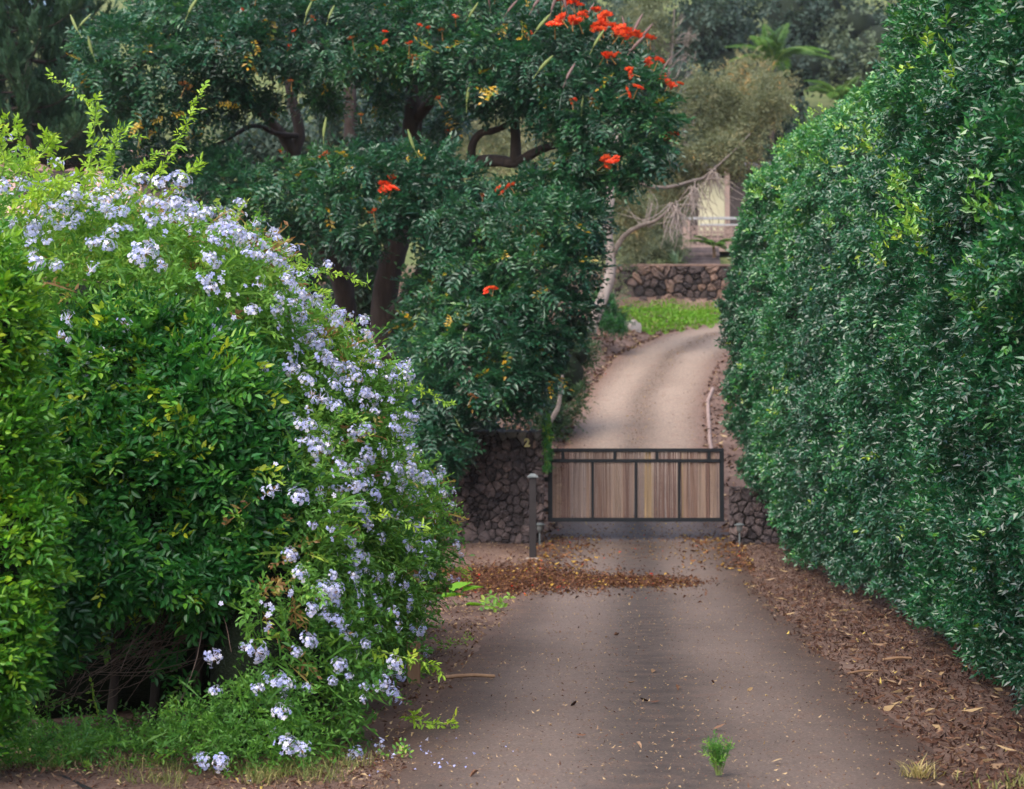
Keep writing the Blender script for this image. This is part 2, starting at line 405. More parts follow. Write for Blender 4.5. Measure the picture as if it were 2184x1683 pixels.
def road_material(name, dark, light, dirt, track_w, grain):
    """U runs across (-1..1) and V along, kept in the attributes across / along"""
    m, nt, b = new_mat(name)
    L = nt.links.new
    tc = nt.nodes.new("ShaderNodeTexCoord")
    ac = nt.nodes.new("ShaderNodeAttribute"); ac.attribute_name = "across"
    def math_(op, a, b_=None, c=None):
        n = nt.nodes.new("ShaderNodeMath"); n.operation = op
        for i, v in enumerate((a, b_, c)):
            if v is None: continue
            if isinstance(v, (int, float)): n.inputs[i].default_value = v
            else: L(v, n.inputs[i])
        return n.outputs[0]
    nb = nt.nodes.new("ShaderNodeTexNoise"); nb.inputs["Scale"].default_value = .55; nb.inputs["Detail"].default_value = 5
    mp = nt.nodes.new("ShaderNodeMapping"); mp.inputs["Scale"].default_value = (1, .6, 1)
    L(tc.outputs["Object"], mp.inputs["Vector"]); L(mp.outputs[0], nb.inputs["Vector"])
    ns = nt.nodes.new("ShaderNodeTexNoise"); ns.inputs["Scale"].default_value = 4.5; ns.inputs["Detail"].default_value = 7
    mp2 = nt.nodes.new("ShaderNodeMapping"); mp2.inputs["Scale"].default_value = (.9, 1.0, 1)
    L(tc.outputs["Object"], mp2.inputs["Vector"]); L(mp2.outputs[0], ns.inputs["Vector"])
    nf = nt.nodes.new("ShaderNodeTexNoise"); nf.inputs["Scale"].default_value = grain; nf.inputs["Detail"].default_value = 4; nf.inputs["Roughness"].default_value = .8
    L(tc.outputs["Object"], nf.inputs["Vector"])
    # dusty wheel tracks either side of the crown of the road
    sh = math_('MULTIPLY_ADD', nb.outputs["Fac"], .3, -.15)
    a1 = math_('ADD', ac.outputs["Fac"], sh)
    d1 = math_('ABSOLUTE', math_('SUBTRACT', math_('ABSOLUTE', a1), .48))
    tr = nt.nodes.new("ShaderNodeMapRange"); tr.interpolation_type = 'SMOOTHERSTEP'
    tr.inputs[1].default_value = track_w; tr.inputs[2].default_value = .02; tr.inputs[3].default_value = 0; tr.inputs[4].default_value = 1
    L(d1, tr.inputs[0])
    f = math_('MULTIPLY', tr.outputs[0], math_('MULTIPLY_ADD', nb.outputs["Fac"], 1.3, .1))
    f = math_('MULTIPLY_ADD', math_('SUBTRACT', ns.outputs["Fac"], .5), .7, math_('ADD', f, .08))
    cl = nt.nodes.new("ShaderNodeClamp"); L(f, cl.inputs[0])
    mx = nt.nodes.new("ShaderNodeMix"); mx.data_type = 'RGBA'
    L(cl.outputs[0], mx.inputs[0]); mx.inputs[6].default_value = (*dark, 1); mx.inputs[7].default_value = (*light, 1)
    # brown dirt towards the edges and in blotches
    e = math_('POWER', math_('ABSOLUTE', ac.outputs["Fac"]), 5.0)
    e = math_('MULTIPLY', e, .8)
    r3 = ramp(nt, [(.52, (0, 0, 0)), (.75, (.55, .55, .55))]); L(ns.outputs["Fac"], r3.inputs[0])
    e = math_('ADD', e, r3.outputs[0])
    c2 = nt.nodes.new("ShaderNodeClamp"); L(e, c2.inputs[0])
    m2 = nt.nodes.new("ShaderNodeMix"); m2.data_type = 'RGBA'
    L(c2.outputs[0], m2.inputs[0]); L(mx.outputs[2], m2.inputs[6]); m2.inputs[7].default_value = (*dirt, 1)
    rg = ramp(nt, [(.30, (.42, .42, .42)), (.46, (.88, .88, .88)), (.60, (1.15, 1.15, 1.15)), (.70, (2.3, 2.2, 2.0))])
    L(nf.outputs["Fac"], rg.inputs[0])
    m3 = nt.nodes.new("ShaderNodeMix"); m3.data_type = 'RGBA'; m3.blend_type = 'MULTIPLY'; m3.inputs[0].default_value = 1
    L(m2.outputs[2], m3.inputs[6]); L(rg.outputs[0], m3.inputs[7])
    L(m3.outputs[2], b.inputs["Base Color"])
    b.inputs["Roughness"].default_value = .8; b.inputs["Specular IOR Level"].default_value = .35
    bp = nt.nodes.new("ShaderNodeBump"); bp.inputs["Strength"].default_value = .5; bp.inputs["Distance"].default_value = .008
    L(nf.outputs["Fac"], bp.inputs["Height"]); L(bp.outputs[0], b.inputs["Normal"])
    return m

M['earth'] = ground_material()
M['asphalt'] = road_material("worn_asphalt", (.060, .044, .037), (.172, .128, .107), (.125, .075, .055), .50, 55)
M['drive'] = road_material("tan_concrete", (.165, .115, .083), (.31, .228, .170), (.20, .112, .078), .5, 24)

# ------------------------------------------------------------------ leaf and sprig shapes
def leaf4(L, W, fold=.12, droop=.12):
    h = fold * W
    V = np.array([(0, 0, 0), (-.40 * W, .30 * L, h), (-.36 * W, .68 * L, h * .8 - droop * L * .4), (0, L, -droop * L), (.36 * W, .68 * L, h * .8 - droop * L * .4), (.40 * W, .30 * L, h)])
    return V, np.array([(0, 3, 2), (0, 2, 1), (0, 4, 3), (0, 5, 4)])

def leaf2(L, W, fold=.15, droop=.10):
    V = np.array([(0, 0, 0), (-.5 * W, .48 * L, fold * W), (0, L, -droop * L), (.5 * W, .48 * L, fold * W)])
    return V, np.array([(0, 2, 1), (0, 3, 2)])

def rot(ax, a):
    c, s = math.cos(a), math.sin(a)
    return {'x': np.array([(1, 0, 0), (0, c, -s), (0, s, c)]), 'y': np.array([(c, 0, s), (0, 1, 0), (-s, 0, c)]), 'z': np.array([(c, -s, 0), (s, c, 0), (0, 0, 1)])}[ax]

def sprig(g, n, length, L, W, leaf=leaf4, spread=55, flat=.35, bend=.25, jitter=.25, stem=0.0, pairs=False, tipgrow=0.0):
    """leaves along a stem that runs in +Y; +Z is the upper side"""
    V = []; F = []; T = []; c = 0
    for i in range(n):
        t = (i // 2 * 2 if pairs else i) / max(1, n - 1)
        last = i == n - 1
        side = -1 if i % 2 else 1
        v, f = leaf(L * (1 + jitter * g.normal() * .5) * (1 - .25 * abs(t - .5)) * (1 + tipgrow * t), W * (1 + jitter * g.normal() * .5))
        a = 0 if last else side * math.radians(spread + 12 * g.normal())
        R = rot('z', -a) @ rot('x', flat * g.normal() + .1) @ rot('y', flat * g.normal())
        v = v @ R.T
        yb = length * t
        v += (0, yb, -bend * length * t * t)
        V.append(v); F.append(f + c); c += len(v); T += [g.uniform(-.5, .5)] * len(f)
    if stem > 0:
        y = np.linspace(0, length, 4)
        path = np.stack([np.zeros(4), y, -bend * y * y / length], 1)
        sv = np.array([path[0] - (stem, 0, 0), path[0] + (stem, 0, 0), path[2] + (stem * .7, 0, 0), path[3]])
        V.append(sv); F.append(np.array([(0, 1, 2), (0, 2, 3)]) + c); T += [.0] * 2
    return np.concatenate(V), np.concatenate(F), np.array(T)

def scatter(name, variants, P, D, U, S, T, mat, parent, tvar=.18, smooth=False):
    """one mesh of sprigs: P base points, D stem directions, U upper sides, S sizes, T tints"""
    g = np.random.default_rng(len(P) + 11)
    D = D / (np.linalg.norm(D, axis=1)[:, None] + 1e-9)
    X = np.cross(D, U); X /= np.linalg.norm(X, axis=1)[:, None] + 1e-9
    Z = np.cross(X, D)
    which = g.integers(0, len(variants), len(P))
    Vs = []; Fs = []; Ts = []; n = 0
    for k, (tv, tf, tt) in enumerate(variants):
        i = np.where(which == k)[0]
        if len(i) == 0: continue
        v = tv[None] * S[i, None, None]
        w = v[..., 0:1] * X[i, None] + v[..., 1:2] * D[i, None] + v[..., 2:3] * Z[i, None] + P[i, None]
        Vs.append(w.reshape(-1, 3)); nv = len(tv)
        Fs.append((tf[None] + (np.arange(len(i)) * nv)[:, None, None]).reshape(-1, 3) + n)
        Ts.append((T[i, None] + tvar * 2 * tt[None] * (1.0 if tvar == .5 else g.uniform(.5, 1.0, (len(i), 1)))).ravel())
        n += len(i) * nv
    V = np.concatenate(Vs); F = np.concatenate(Fs); tint = np.clip(np.concatenate(Ts), 0, 1)
    return stuff(mesh_obj(name, V, F, mat, parent, smooth, tint))

def unit(g, n):
    v = g.normal(size=(n, 3)); return v / np.linalg.norm(v, axis=1)[:, None]

def blob_surface(g, blobs, per_m2, lump=.10, depth=.10, f=2.2, back=.25, seed=0, cull=True):
    """points on the outer skin of a union of ellipsoids, with outward normals"""
    B = np.array([(*b[0], *b[1]) for b in blobs], float)
    P = []; N = []
    for b in B:
        c, r = b[:3], b[3:]
        p_ = 1.6075
        area = 4 * math.pi * (((r[0] * r[1]) ** p_ + (r[0] * r[2]) ** p_ + (r[1] * r[2]) ** p_) / 3) ** (1 / p_)
        n = int(area * per_m2 * 1.25)
        u = unit(g, n)
        nn = u / r; w = np.linalg.norm(nn, axis=1); nn /= w[:, None]
        keep = g.uniform(0, w.max(), n) < np.maximum(w, .25 * w.max())     # even the spread a little
        u, nn = u[keep], nn[keep]
        p = c + r * u
        p = p + nn * (lump * snoise(p, f, seed))[:, None] * min(1.0, r.min() / .6)
        P.append(p); N.append(nn)
    P = np.concatenate(P); N = np.concatenate(N)
    inside = np.zeros(len(P), bool)
    for b in B:
        q = (P - b[:3]) / b[3:]
        inside |= (q * q).sum(1) < .80
    keep = ~inside & (P[:, 2] > ground_z(P[:, 0], P[:, 1]) + .03)
    if cull:
        keep &= in_view(P)
        face = ((EYE - P) * N).sum(1) / np.linalg.norm(EYE - P, axis=1)
        keep &= (face > -.35) | (g.uniform(size=len(P)) < back)
    P, N = P[keep], N[keep]
    P = P - N * np.abs(g.normal(size=len(P)) * depth)[:, None]
    return P, N

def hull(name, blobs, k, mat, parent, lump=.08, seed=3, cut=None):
    """closed dark body inside a crown, standing in for the shade between leaves"""
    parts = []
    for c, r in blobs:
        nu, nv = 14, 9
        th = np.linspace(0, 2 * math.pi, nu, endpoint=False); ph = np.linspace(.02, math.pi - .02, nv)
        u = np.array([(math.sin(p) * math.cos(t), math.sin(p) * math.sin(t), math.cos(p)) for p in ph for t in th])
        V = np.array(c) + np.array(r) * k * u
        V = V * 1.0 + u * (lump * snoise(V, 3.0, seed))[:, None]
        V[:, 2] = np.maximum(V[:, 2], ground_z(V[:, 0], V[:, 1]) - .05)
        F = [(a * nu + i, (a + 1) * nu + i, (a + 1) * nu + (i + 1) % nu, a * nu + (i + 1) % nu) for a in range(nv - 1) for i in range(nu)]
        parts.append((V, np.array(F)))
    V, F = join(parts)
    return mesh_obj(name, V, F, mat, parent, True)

def hit_blobs(x, y, blobs):
    """nearest point of an ellipsoid union along the photo pixel"""
    d0 = at(x, y, 1.0) - EYE
    best = None
    for c, r in blobs:
        c = np.array(c); r = np.array(r)
        o = (EYE - c) / r; d = d0 / r
        A, Bq, Cq = d @ d, 2 * o @ d, o @ o - 1
        disc = Bq * Bq - 4 * A * Cq
        if disc <= 0: continue
        t = (-Bq - math.sqrt(disc)) / (2 * A)
        if t > 0 and (best is None or t < best[0]):
            p = EYE + d0 * t; n = (p - c) / (r * r); best = (t, p, n / np.linalg.norm(n))
    return best

def mixdir(g, N, out=.8, up=.3, rnd=.6):
    D = N * out + np.array((0, 0, 1.0)) * up + g.normal(size=N.shape) * rnd
    return D / np.linalg.norm(D, axis=1)[:, None]

# ================================================================== ground, roads
def build_ground():
    xs = np.unique(np.concatenate([np.linspace(-160, -12, 40), np.linspace(-12, 14, 53), np.linspace(14, 160, 40)]))
    ys = np.unique(np.concatenate([np.linspace(-10, 70, 161), np.linspace(70, 140, 71), np.linspace(140, 420, 29)]))
    X, Y = np.meshgrid(xs, ys)
    V = np.stack([X.ravel(), Y.ravel(), ground_z(X.ravel(), Y.ravel())], 1)
    nx = len(xs)
    i, j = np.meshgrid(np.arange(nx - 1), np.arange(len(ys) - 1))
    a = (j * nx + i).ravel()
    F = np.stack([a, a + 1, a + nx + 1, a + nx], 1)
    structure(mesh_obj("ground", V, F, M['earth'], None, True))

def ribbon(name, y0, y1, half, lift, mat, wob, seed, step=.25):
    pts = []
    ys = np.arange(y0, min(y1, 64.0), step)
    pts = np.stack([np.interp(ys, _RY, _RX), ys], 1)
    # smooth the centre line
    k = np.ones(17) / 17
    pad = np.pad(pts, ((8, 8), (0, 0)), mode='reflect', reflect_type='odd')
    pts = np.stack([np.convolve(pad[:, 0], k, 'valid'), np.convolve(pad[:, 1], k, 'valid')], 1)
    t = np.gradient(pts, axis=0); t /= np.linalg.norm(t, axis=1)[:, None]
    nrm = np.stack([t[:, 1], -t[:, 0]], 1)
    us = np.array([-1.06, -1, -.75, -.5, -.25, 0, .25, .5, .75, 1, 1.06])
    V = []; A = []
    g = np.random.default_rng(seed)
    s = np.arange(len(pts)) * step
    wl = wob * (np.sin(s * 1.9 + seed) + .6 * np.sin(s * 4.7) + .5 * np.sin(s * 11.3) + .5 * g.normal(size=len(s)))
    wr = wob * (np.sin(s * 1.6 + 2) + .6 * np.sin(s * 5.3) + .5 * np.sin(s * 12.1) + .5 * g.normal(size=len(s)))
    for q in range(len(pts)):
        hl, hr = half + wl[q], half + wr[q]
        for u in us:
            o = u * (hl if u < 0 else hr)
            p = pts[q] + nrm[q] * o
            z = float(ground_z(p[0], p[1])) if abs(u) < 1.03 else float(ground_z(p[0], p[1])) - .08
            zz = np.interp(p[1], _ty, _tz)
            V.append((p[0], p[1], (zz + lift) if abs(u) < 1.03 else z))
            A.append(u)
    nu = len(us)
    F = [(r * nu + c, r * nu + c + 1, (r + 1) * nu + c + 1, (r + 1) * nu + c) for r in range(len(pts) - 1) for c in range(nu - 1)]
    o = mesh_obj(name, V, F, mat, None, True)
    a = o.data.attributes.new("across", 'FLOAT', 'POINT')
    a.data.foreach_set("value", np.array(A, np.float32))
    return structure(o)

build_ground()
ribbon("asphalt_driveway", -8, 33.8, 1.46, .022, M['asphalt'], .03, 1)
ribbon("concrete_driveway", 33.8, 64, 1.40, .030, M['drive'], .012, 2)

def kerb_line():
    parts = []
    for side in (1,):
        ys = np.arange(39.2, 47.0, .4)
        x = np.interp(ys, _RY, _RX) + 1.47 * side
        P = np.stack([x, ys, np.interp(ys, _ty, _tz) + .03], 1)
        parts.append(tube_arrays(smooth_path(P, 2), .045, .045, 6, .05, 3))
    V, F = join(parts)
    structure(mesh_obj("kerb", V, F, M['rose'], None, True))
kerb_line()

# ================================================================== stone walls
def clip_poly(poly, nx, ny, c):
    out = []
    for i in range(len(poly)):
        a, b = poly[i], poly[(i + 1) % len(poly)]
        da, db = a[0] * nx + a[1] * ny - c, b[0] * nx + b[1] * ny - c
        if da <= 0: out.append(a)
        if (da < 0) != (db < 0):
            t = da / (da - db); out.append((a[0] + (b[0] - a[0]) * t, a[1] + (b[1] - a[1]) * t))
    return out

def voronoi(g, w, h, size, relax=2, grade=None):
    n = max(3, int(w * h / (size * size)))
    P = g.uniform((0, 0), (w, h), (n, 2))
    if grade: P[:, 1] = h * (P[:, 1] / h) ** grade
    for it in range(relax + 1):
        cells = []
        for i in range(n):
            poly = [(0, 0), (w, 0), (w, h), (0, h)]
            d = ((P - P[i]) ** 2).sum(1)
            for j in np.argsort(d)[1:22]:
                nx, ny = P[j] - P[i]
                m = (P[j] + P[i]) / 2
                poly = clip_poly(poly, nx, ny, nx * m[0] + ny * m[1])
                if not poly: break
            cells.append(poly)
        if it < relax:
            for i, c in enumerate(cells):
                if c: P[i] = .5 * P[i] + .5 * np.mean(c, axis=0)
    return cells

def stones(parent, g, x0, y0, z0, w, h, size, mat, proud=.07, gap=.010, grade=None, top=None, topmat=None, tilt=0.0):
    """stones in the plane y = y0, facing the camera (-Y); each its own child"""
    for c in voronoi(g, w, h, size, 1, grade):
        if len(c) < 3: continue
        c = np.array(c); ctr = c.mean(0)
        r = np.linalg.norm(c - ctr, axis=1).mean()
        if r < .02: continue
        q = []
        for i in range(len(c)):                                    # cut the corners
            a, b = c[i], c[(i + 1) % len(c)]
            k_ = g.uniform(.12, .26); q += [a * (1 - k_) + b * k_, a * k_ + b * (1 - k_)]
        q = np.array(q)
        q = ctr + (q - ctr) * max(.5, 1 - gap / r)
        n = len(q); pr = proud * g.uniform(.55, 1.35)
        rings = [(1.0, .0), (1.02, .4), (.90, .85), (.6, 1.0)]
        V = []
        tl = g.normal(size=2) * .25
        for s, dp in rings:
            qq = ctr + (q - ctr) * s * (1 + .075 * g.normal(size=(n, 1)))
            dep = pr * dp * (1 + .18 * g.normal(size=n)) + dp * ((qq - ctr) @ tl) * .5
            zz = qq[:, 1]
            V += [(x0 + a, y0 + .02 - e + tilt * b, z0 + b) for (a, b), e in zip(qq, dep)]
        V.append((x0 + ctr[0], y0 + .02 - pr * 1.02 + tilt * ctr[1], z0 + ctr[1]))
        T = []
        for k in range(len(rings) - 1):
            for i in range(n):
                j = (i + 1) % n
                T += [(k * n + i, k * n + j, (k + 1) * n + j), (k * n + i, (k + 1) * n + j, (k + 1) * n + i)]
        T += [((len(rings) - 1) * n + i, (len(rings) - 1) * n + (i + 1) % n, len(rings) * n) for i in range(n)]
        istop = top is not None and ctr[1] > h - top
        mesh_obj("stone", V, T, topmat if istop and g.uniform() < .75 else mat, parent, False)

g = np.random.default_rng(21)
wall = thing("stone_wall", "rough dark lava stone wall left of the gate carrying house numbers", "stone wall", (-.9, 31.1, .36))
WX0, WX1, WY, WZ0, WZ1 = -1.95, .50, 30.9, .20, 2.12
Solid().box(WX0 + .01, WX1 - .01, WY, WY + .5, WZ0 - .3, WZ1 - .03).build("core", M['core'], wall)
stones(wall, g, WX0, WY, WZ0, WX1 - WX0, WZ1 - WZ0, .132, M['stone'], .070, .007, .92, .12, M['stonecap'])
for i in range(20):                                                # uneven cap stones
    x = WX0 + .08 + i * (WX1 - WX0 - .12) / 19
    rr = g.uniform(.06, .10)
    u = unit(g, 26)
    s = Solid()
    nu, nv = 7, 5
    V = []
    for a in range(nv):
        for b in range(nu):
            ph, th = math.pi * (a + .3) / (nv - .4), 2 * math.pi * b / nu
            k = 1 + .16 * g.normal()
            V.append((x + rr * 1.1 * k * math.sin(ph) * math.cos(th), WY + .12 + rr * 1.5 * k * math.sin(ph) * math.sin(th), WZ1 - .03 + rr * .55 * k * math.cos(ph)))
    s.add(V, [(a * nu + b, (a + 1) * nu + b, (a + 1) * nu + (b + 1) % nu, a * nu + (b + 1) % nu) for a in range(nv - 1) for b in range(nu)] + [tuple(range(nu))])
    s.build("cap_stone", M['stonecap'], wall)

pil = thing("stone_pillar", "dark lava stone pillar half buried under the clipped hedge right of gate", "stone pillar", (3.9, 31.1, .36))
Solid().box(3.42, 4.58, WY, WY + .5, WZ0 - .3, 1.16).build("core", M['core'], pil)
stones(pil, np.random.default_rng(5), 3.36, WY, WZ0, 1.25, 1.06, .14, M['stone'], .075, .010)

ret = thing("retaining_wall", "retaining wall of brown boulders behind the far lawn", "retaining wall", (8.0, 66.2, 6.6))
rz0, rz1 = 6.45, 8.18
Solid().box(3.1, 13.0, 66.0, 67.0, rz0 - .5, rz1 - .03).build("core", M['core'], ret)
stones(ret, np.random.default_rng(9), 3.0, 66.0, rz0, 5.2, rz1 - rz0, .31, M['farstone'], .15, .025, 1.15)
Solid().box(3.0, 13.0, 65.9, 66.3, rz1 - .02, rz1 + .06, .015).build("coping", M['farstone'], ret)

# house numbers: two digits fixed to the wall
def digit(ch, x, z, size, mat, parent):
    cu = bpy.data.curves.new("digit", 'FONT'); cu.body = ch; cu.size = size; cu.extrude = .008; cu.bevel_depth = .004; cu.offset = .006
    o = bpy.data.objects.new("digit", cu); o.rotation_euler = (math.pi / 2, 0, 0)
    o.location = (x - parent["_base"][0], WY - .105 - parent["_base"][1], z - parent["_base"][2])
    cu.materials.append(mat); COL.objects.link(o)
    bpy.context.view_layer.update()
    me = bpy.data.meshes.new_from_object(o.evaluated_get(bpy.context.evaluated_depsgraph_get()))
    m = bpy.data.objects.new("digit", me); m.rotation_euler = o.rotation_euler; m.location = o.location
    bpy.data.objects.remove(o); COL.objects.link(m); m.parent = parent
    return m
hn = thing("house_number", "pale brass and dull metal house number 21 on the stone wall", "house number", (.27, WY - .1, 1.88))
digit("2", .19, 1.875, .17, M['brass'], hn)
digit("1", .31, 1.855, .15, M['rust'], hn)

# ================================================================== gate
g = np.random.default_rng(33)
GY, GX0, GX1, GZ0, GZ1 = 31.28, .565, 3.325, .70, 1.845
gate = thing("driveway_gate", "black steel framed driveway gate filled with upright reed poles", "gate", (GX0, GY, .4))
TB = .060
def rail(name, x0, x1, z0, z1, y0=GY - .03, y1=GY + .03):
    return Solid().box(x0, x1, y0, y1, z0, z1, .004).build(name, M['metal'], gate)
rail("stile", GX0, GX0 + TB * 1.15, GZ0, GZ1); rail("stile", GX1 - TB * 1.15, GX1, GZ0, GZ1)
rail("rail", GX0 + .003, GX1 - .003, GZ1 - TB * .95, GZ1 + .002, GY - .033, GY + .033)
rail("rail", GX0 + .003, GX1 - .003, GZ0 - .002, GZ0 + TB, GY - .033, GY + .033)
ZM = 1.845 - .165
rail("rail", GX0 + .05, GX1 - .05, ZM - TB * .9, ZM)
for f in (.085, .38, .62, .915):
    x = GX0 + f * (GX1 - GX0); rail("short_bar", x - .026, x + .026, ZM - .002, GZ1 - .04, GY - .027, GY + .027)
for f in (.253, .50, .745):
    x = GX0 + f * (GX1 - GX0); rail("upright_bar", x - .019, x + .019, GZ0 + .04, ZM - .03, GY - .036, GY + .02)
reed_cols = [(.185, .115, .090), (.235, .158, .122), (.140, .083, .068), (.265, .188, .148), (.21, .152, .132), (.28, .195, .11), (.085, .052, .046), (.25, .185, .16)]
reed_mats = [noise_mat("reed", [(.2, tuple(v * .62 for v in c)), (.5, c), (.85, tuple(min(1, v * 1.3) for v in c))], 9, 6, .75, .3, .004, stretch=(2.5, 2.5, .18), objrand=.3) for c in reed_cols]
x = GX0 + .058
i = 0; k0 = 1
while x < GX1 - .066:
    r = .0105 * float(np.exp(g.normal() * .32))
    if i % 7 == 0 or g.uniform() < .18: k0 = int(g.choice(8, p=[.20, .18, .13, .15, .13, .05, .06, .10]))
    x += r
    ln = g.normal() * .005
    P = np.array([(x + ln * (t - .5) + .002 * math.sin(5 * t + i), GY + .012 + .004 * g.normal(), GZ0 + .02 + t * (GZ1 - GZ0 - .04)) for t in np.linspace(0, 1, 6)])
    V, F = tube_arrays(P, r, r * g.uniform(.75, 1), 5, .09, i)
    mesh_obj("reed_pole", V, F, reed_mats[k0], gate, True)
    x += r + (g.uniform(.006, .014) if g.uniform() < .10 else .0004); i += 1
s = Solid(); s.box(GX0 - .14, GX0 + .002, GY - .025, GY + .025, 1.325, 1.395, .006); s.build("hinge_arm", M['metal'], gate)
s = Solid(); s.box(GX0 - .10, GX0 + .001, GY - .02, GY + .02, .86, .90, .004); s.build("hinge_arm", M['metal'], gate)

post = thing("gate_post", "dark brown square post with pale metal cap before the stone wall", "post", (.305, 29.2, .22))
s = Solid(); s.box(.252, .356, 29.15, 29.254, .20, 1.405, .006); s.build("shaft", M['postpaint'], post)
s = Solid(); s.add([(.225, 29.12, 1.405), (.383, 29.12, 1.405), (.383, 29.284, 1.405), (.225, 29.284, 1.405), (.225, 29.12, 1.425), (.383, 29.12, 1.425), (.383, 29.284, 1.425), (.225, 29.284, 1.425), (.275, 29.17, 1.462), (.333, 29.17, 1.462), (.333, 29.234, 1.462), (.275, 29.234, 1.462)],
      [(3, 2, 1, 0), (0, 1, 5, 4), (1, 2, 6, 5), (2, 3, 7, 6), (3, 0, 4, 7), (4, 5, 9, 8), (5, 6, 10, 9), (6, 7, 11, 10), (7, 4, 8, 11), (8, 9, 10, 11)]); s.build("cap", M['capmetal'], post)
s = Solid(); s.box(.20, .41, 29.09, 29.31, .15, .235, .02); s.build("footing", M['concrete'], post)

def path_light(x, y, label):
    z = float(ground_z(x, y))
    t = thing("path_light", label, "garden light", (x, y, z), "low garden lights at the gate")
    Solid().lathe((x, y, z - .05), [(.012, 0), (.012, .30)], 8).build("stake", M['capmetal'], t)
    Solid().lathe((x, y, z + .20), [(.018, 0), (.045, .05), (.05, .11), (.05, .115)], 10).build("lens", M['glass'], t, True)
    Solid().lathe((x, y, z + .312), [(.085, 0), (.082, .012), (.03, .035), (.004, .04)], 12).build("cap", M['capmetal'], t, True)
path_light(.425, 30.65, "small grey garden light at the foot of the numbered wall")
path_light(3.49, 30.6, "small grey garden light at the foot of the right pillar")

# ================================================================== hedge on the right
g = np.random.default_rng(41)
_HY = [7, 10, 12.7, 16.4, 21.2, 25.6, 29, 31.2, 33]
_HXF = [2.75, 2.88, 3.08, 3.50, 3.88, 3.95, 3.82, 3.68, 3.8]
HTOPY = [7, 17, 18.6, 19.6, 27, 30, 31.4, 33]
HTOPZ = [7.4, 7.2, 6.9, 6.05, 6.45, 6.6, 6.2, 5.9]
def hedge_surface(y, s):
    """s 0..1 up the face then back over the top; returns x, z, normal"""
    x0 = np.interp(y, _HY, _HXF); zt = np.interp(y, HTOPY, HTOPZ)
    zb = .12 + np.clip((y - 28.0) / 2.6, 0, 1) * .98 + np.clip((y - 12) / 16, 0, 1) * .15
    R = .95
    hface = zt - zb - R
    Lf = hface; La = R * math.pi / 2; Lt = 1.6
    tot = Lf + La + Lt
    q = s * tot
    x = np.where(q < Lf, x0, 0.0); z = np.where(q < Lf, zb + q, 0.0)
    nx = np.where(q < Lf, -1.0, 0.0); nz = np.zeros_like(q)
    a = np.clip((q - Lf) / R, 0, math.pi / 2)
    m = (q >= Lf)
    x = np.where(m, x0 + R * (1 - np.cos(a)), x); z = np.where(m, zt - R + R * np.sin(a), z)
    nx = np.where(m, -np.cos(a), nx); nz = np.where(m, np.sin(a), nz)
    m2 = q > Lf + La
    x = np.where(m2, x0 + R + (q - Lf - La), x)
    # belly: tucked in at the hem, fullest half way up
    t = np.clip((z - zb) / np.maximum(zt - zb, .1), 0, 1)
    belly = .22 * np.sin(np.clip(t * 1.25, 0, 1) * math.pi) - .12 * np.clip(1 - t * 6, 0, 1)
    x = x - belly
    return x, z, nx, nz, tot
def hedge_points(n, y0, y1):
    y = g.uniform(y0, y1, n); s = g.uniform(0, 1, n)
    x, z, nx, nz, tot = hedge_surface(y, s)
    P = np.stack([x, y, z], 1); N = np.stack([nx, np.zeros(n), nz], 1)
    Q = P * (1, .8, 1.7)
    L = .11 * snoise(Q, .8, 25) + .13 * snoise(Q, 2.2, 26) + .07 * snoise(Q, 5.0, 28)
    P = P + N * L[:, None]
    return P, N, L
hedge = thing("hedge", "tall dense dark green clipped hedge along the right of the driveway", "hedge", (4.2, 21, 0))
hv4 = [sprig(g, 9, .10, .050, .023, leaf2, 55, .35, .2, .3) for _ in range(5)]
hv2 = [sprig(g, 9, .105, .054, .026, leaf2, 55, .4, .2, .3) for _ in range(5)]
for nm, vs, y0, y1, dens, sc in (("foliage", hv4, 6.8, 18.5, 440, 1.02), ("foliage", hv2, 18.5, 31.6, 215, 1.15)):
    P, N, L = hedge_points(int((y1 - y0) * 9.0 * dens), y0, y1)
    core_ = in_view(P, 260, 200)
    keep = core_ | (in_view(P, 1700, 700) & (g.uniform(size=len(P)) < .38))
    P, N, L, grow = P[keep], N[keep], L[keep], np.where(core_[keep], 1.0, 1.5)
    P = P - N * np.abs(g.normal(size=len(P)) * .10)[:, None]
    D = mixdir(g, N, .75, .15, .55) + np.array((-.05, -.35, 0)) 
    U = N * .5 + np.array((0, -.3, .9)) + g.normal(size=N.shape) * .45
    T = .44 + .20 * snoise(P, .9, 9) + .6 * L + .15 * g.normal(size=len(P)) + .34 * np.clip(N[:, 2], 0, 1) + .12 * np.clip(P[:, 2] - 4, 0, 2)  # upward and upper leaves tinted lighter: skylight painted in, plus yellow-green tips
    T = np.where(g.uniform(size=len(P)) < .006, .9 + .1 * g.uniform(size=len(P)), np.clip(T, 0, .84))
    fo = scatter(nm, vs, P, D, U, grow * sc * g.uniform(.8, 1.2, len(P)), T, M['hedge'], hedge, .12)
# end cap of the hedge at the pillar, and the tuft that leans over the drive
eb = [((4.6, 31.0, 3.9), (1.2, .75, 2.4)), ((3.62, 31.0, 4.0), (.34, .45, .42)), ((3.95, 30.55, 2.2), (.36, .6, 1.1)), ((4.5, 30.5, 5.6), (.8, .9, .7))]
P, N = blob_surface(g, eb, 300, .14, .10, 2.2, .3, 4)
sel = P[:, 2] > 1.02
P, N = P[sel], N[sel]
scatter("foliage", hv2, P, mixdir(g, N, .8, .15, .55), N * .5 + np.array((0, -.3, .9)) + g.normal(size=N.shape) * .45, 1.1 * g.uniform(.8, 1.2, len(P)), np.clip(.42 + .12 * g.normal(size=len(P)), 0, .86), M['hedge'], hedge, .12)
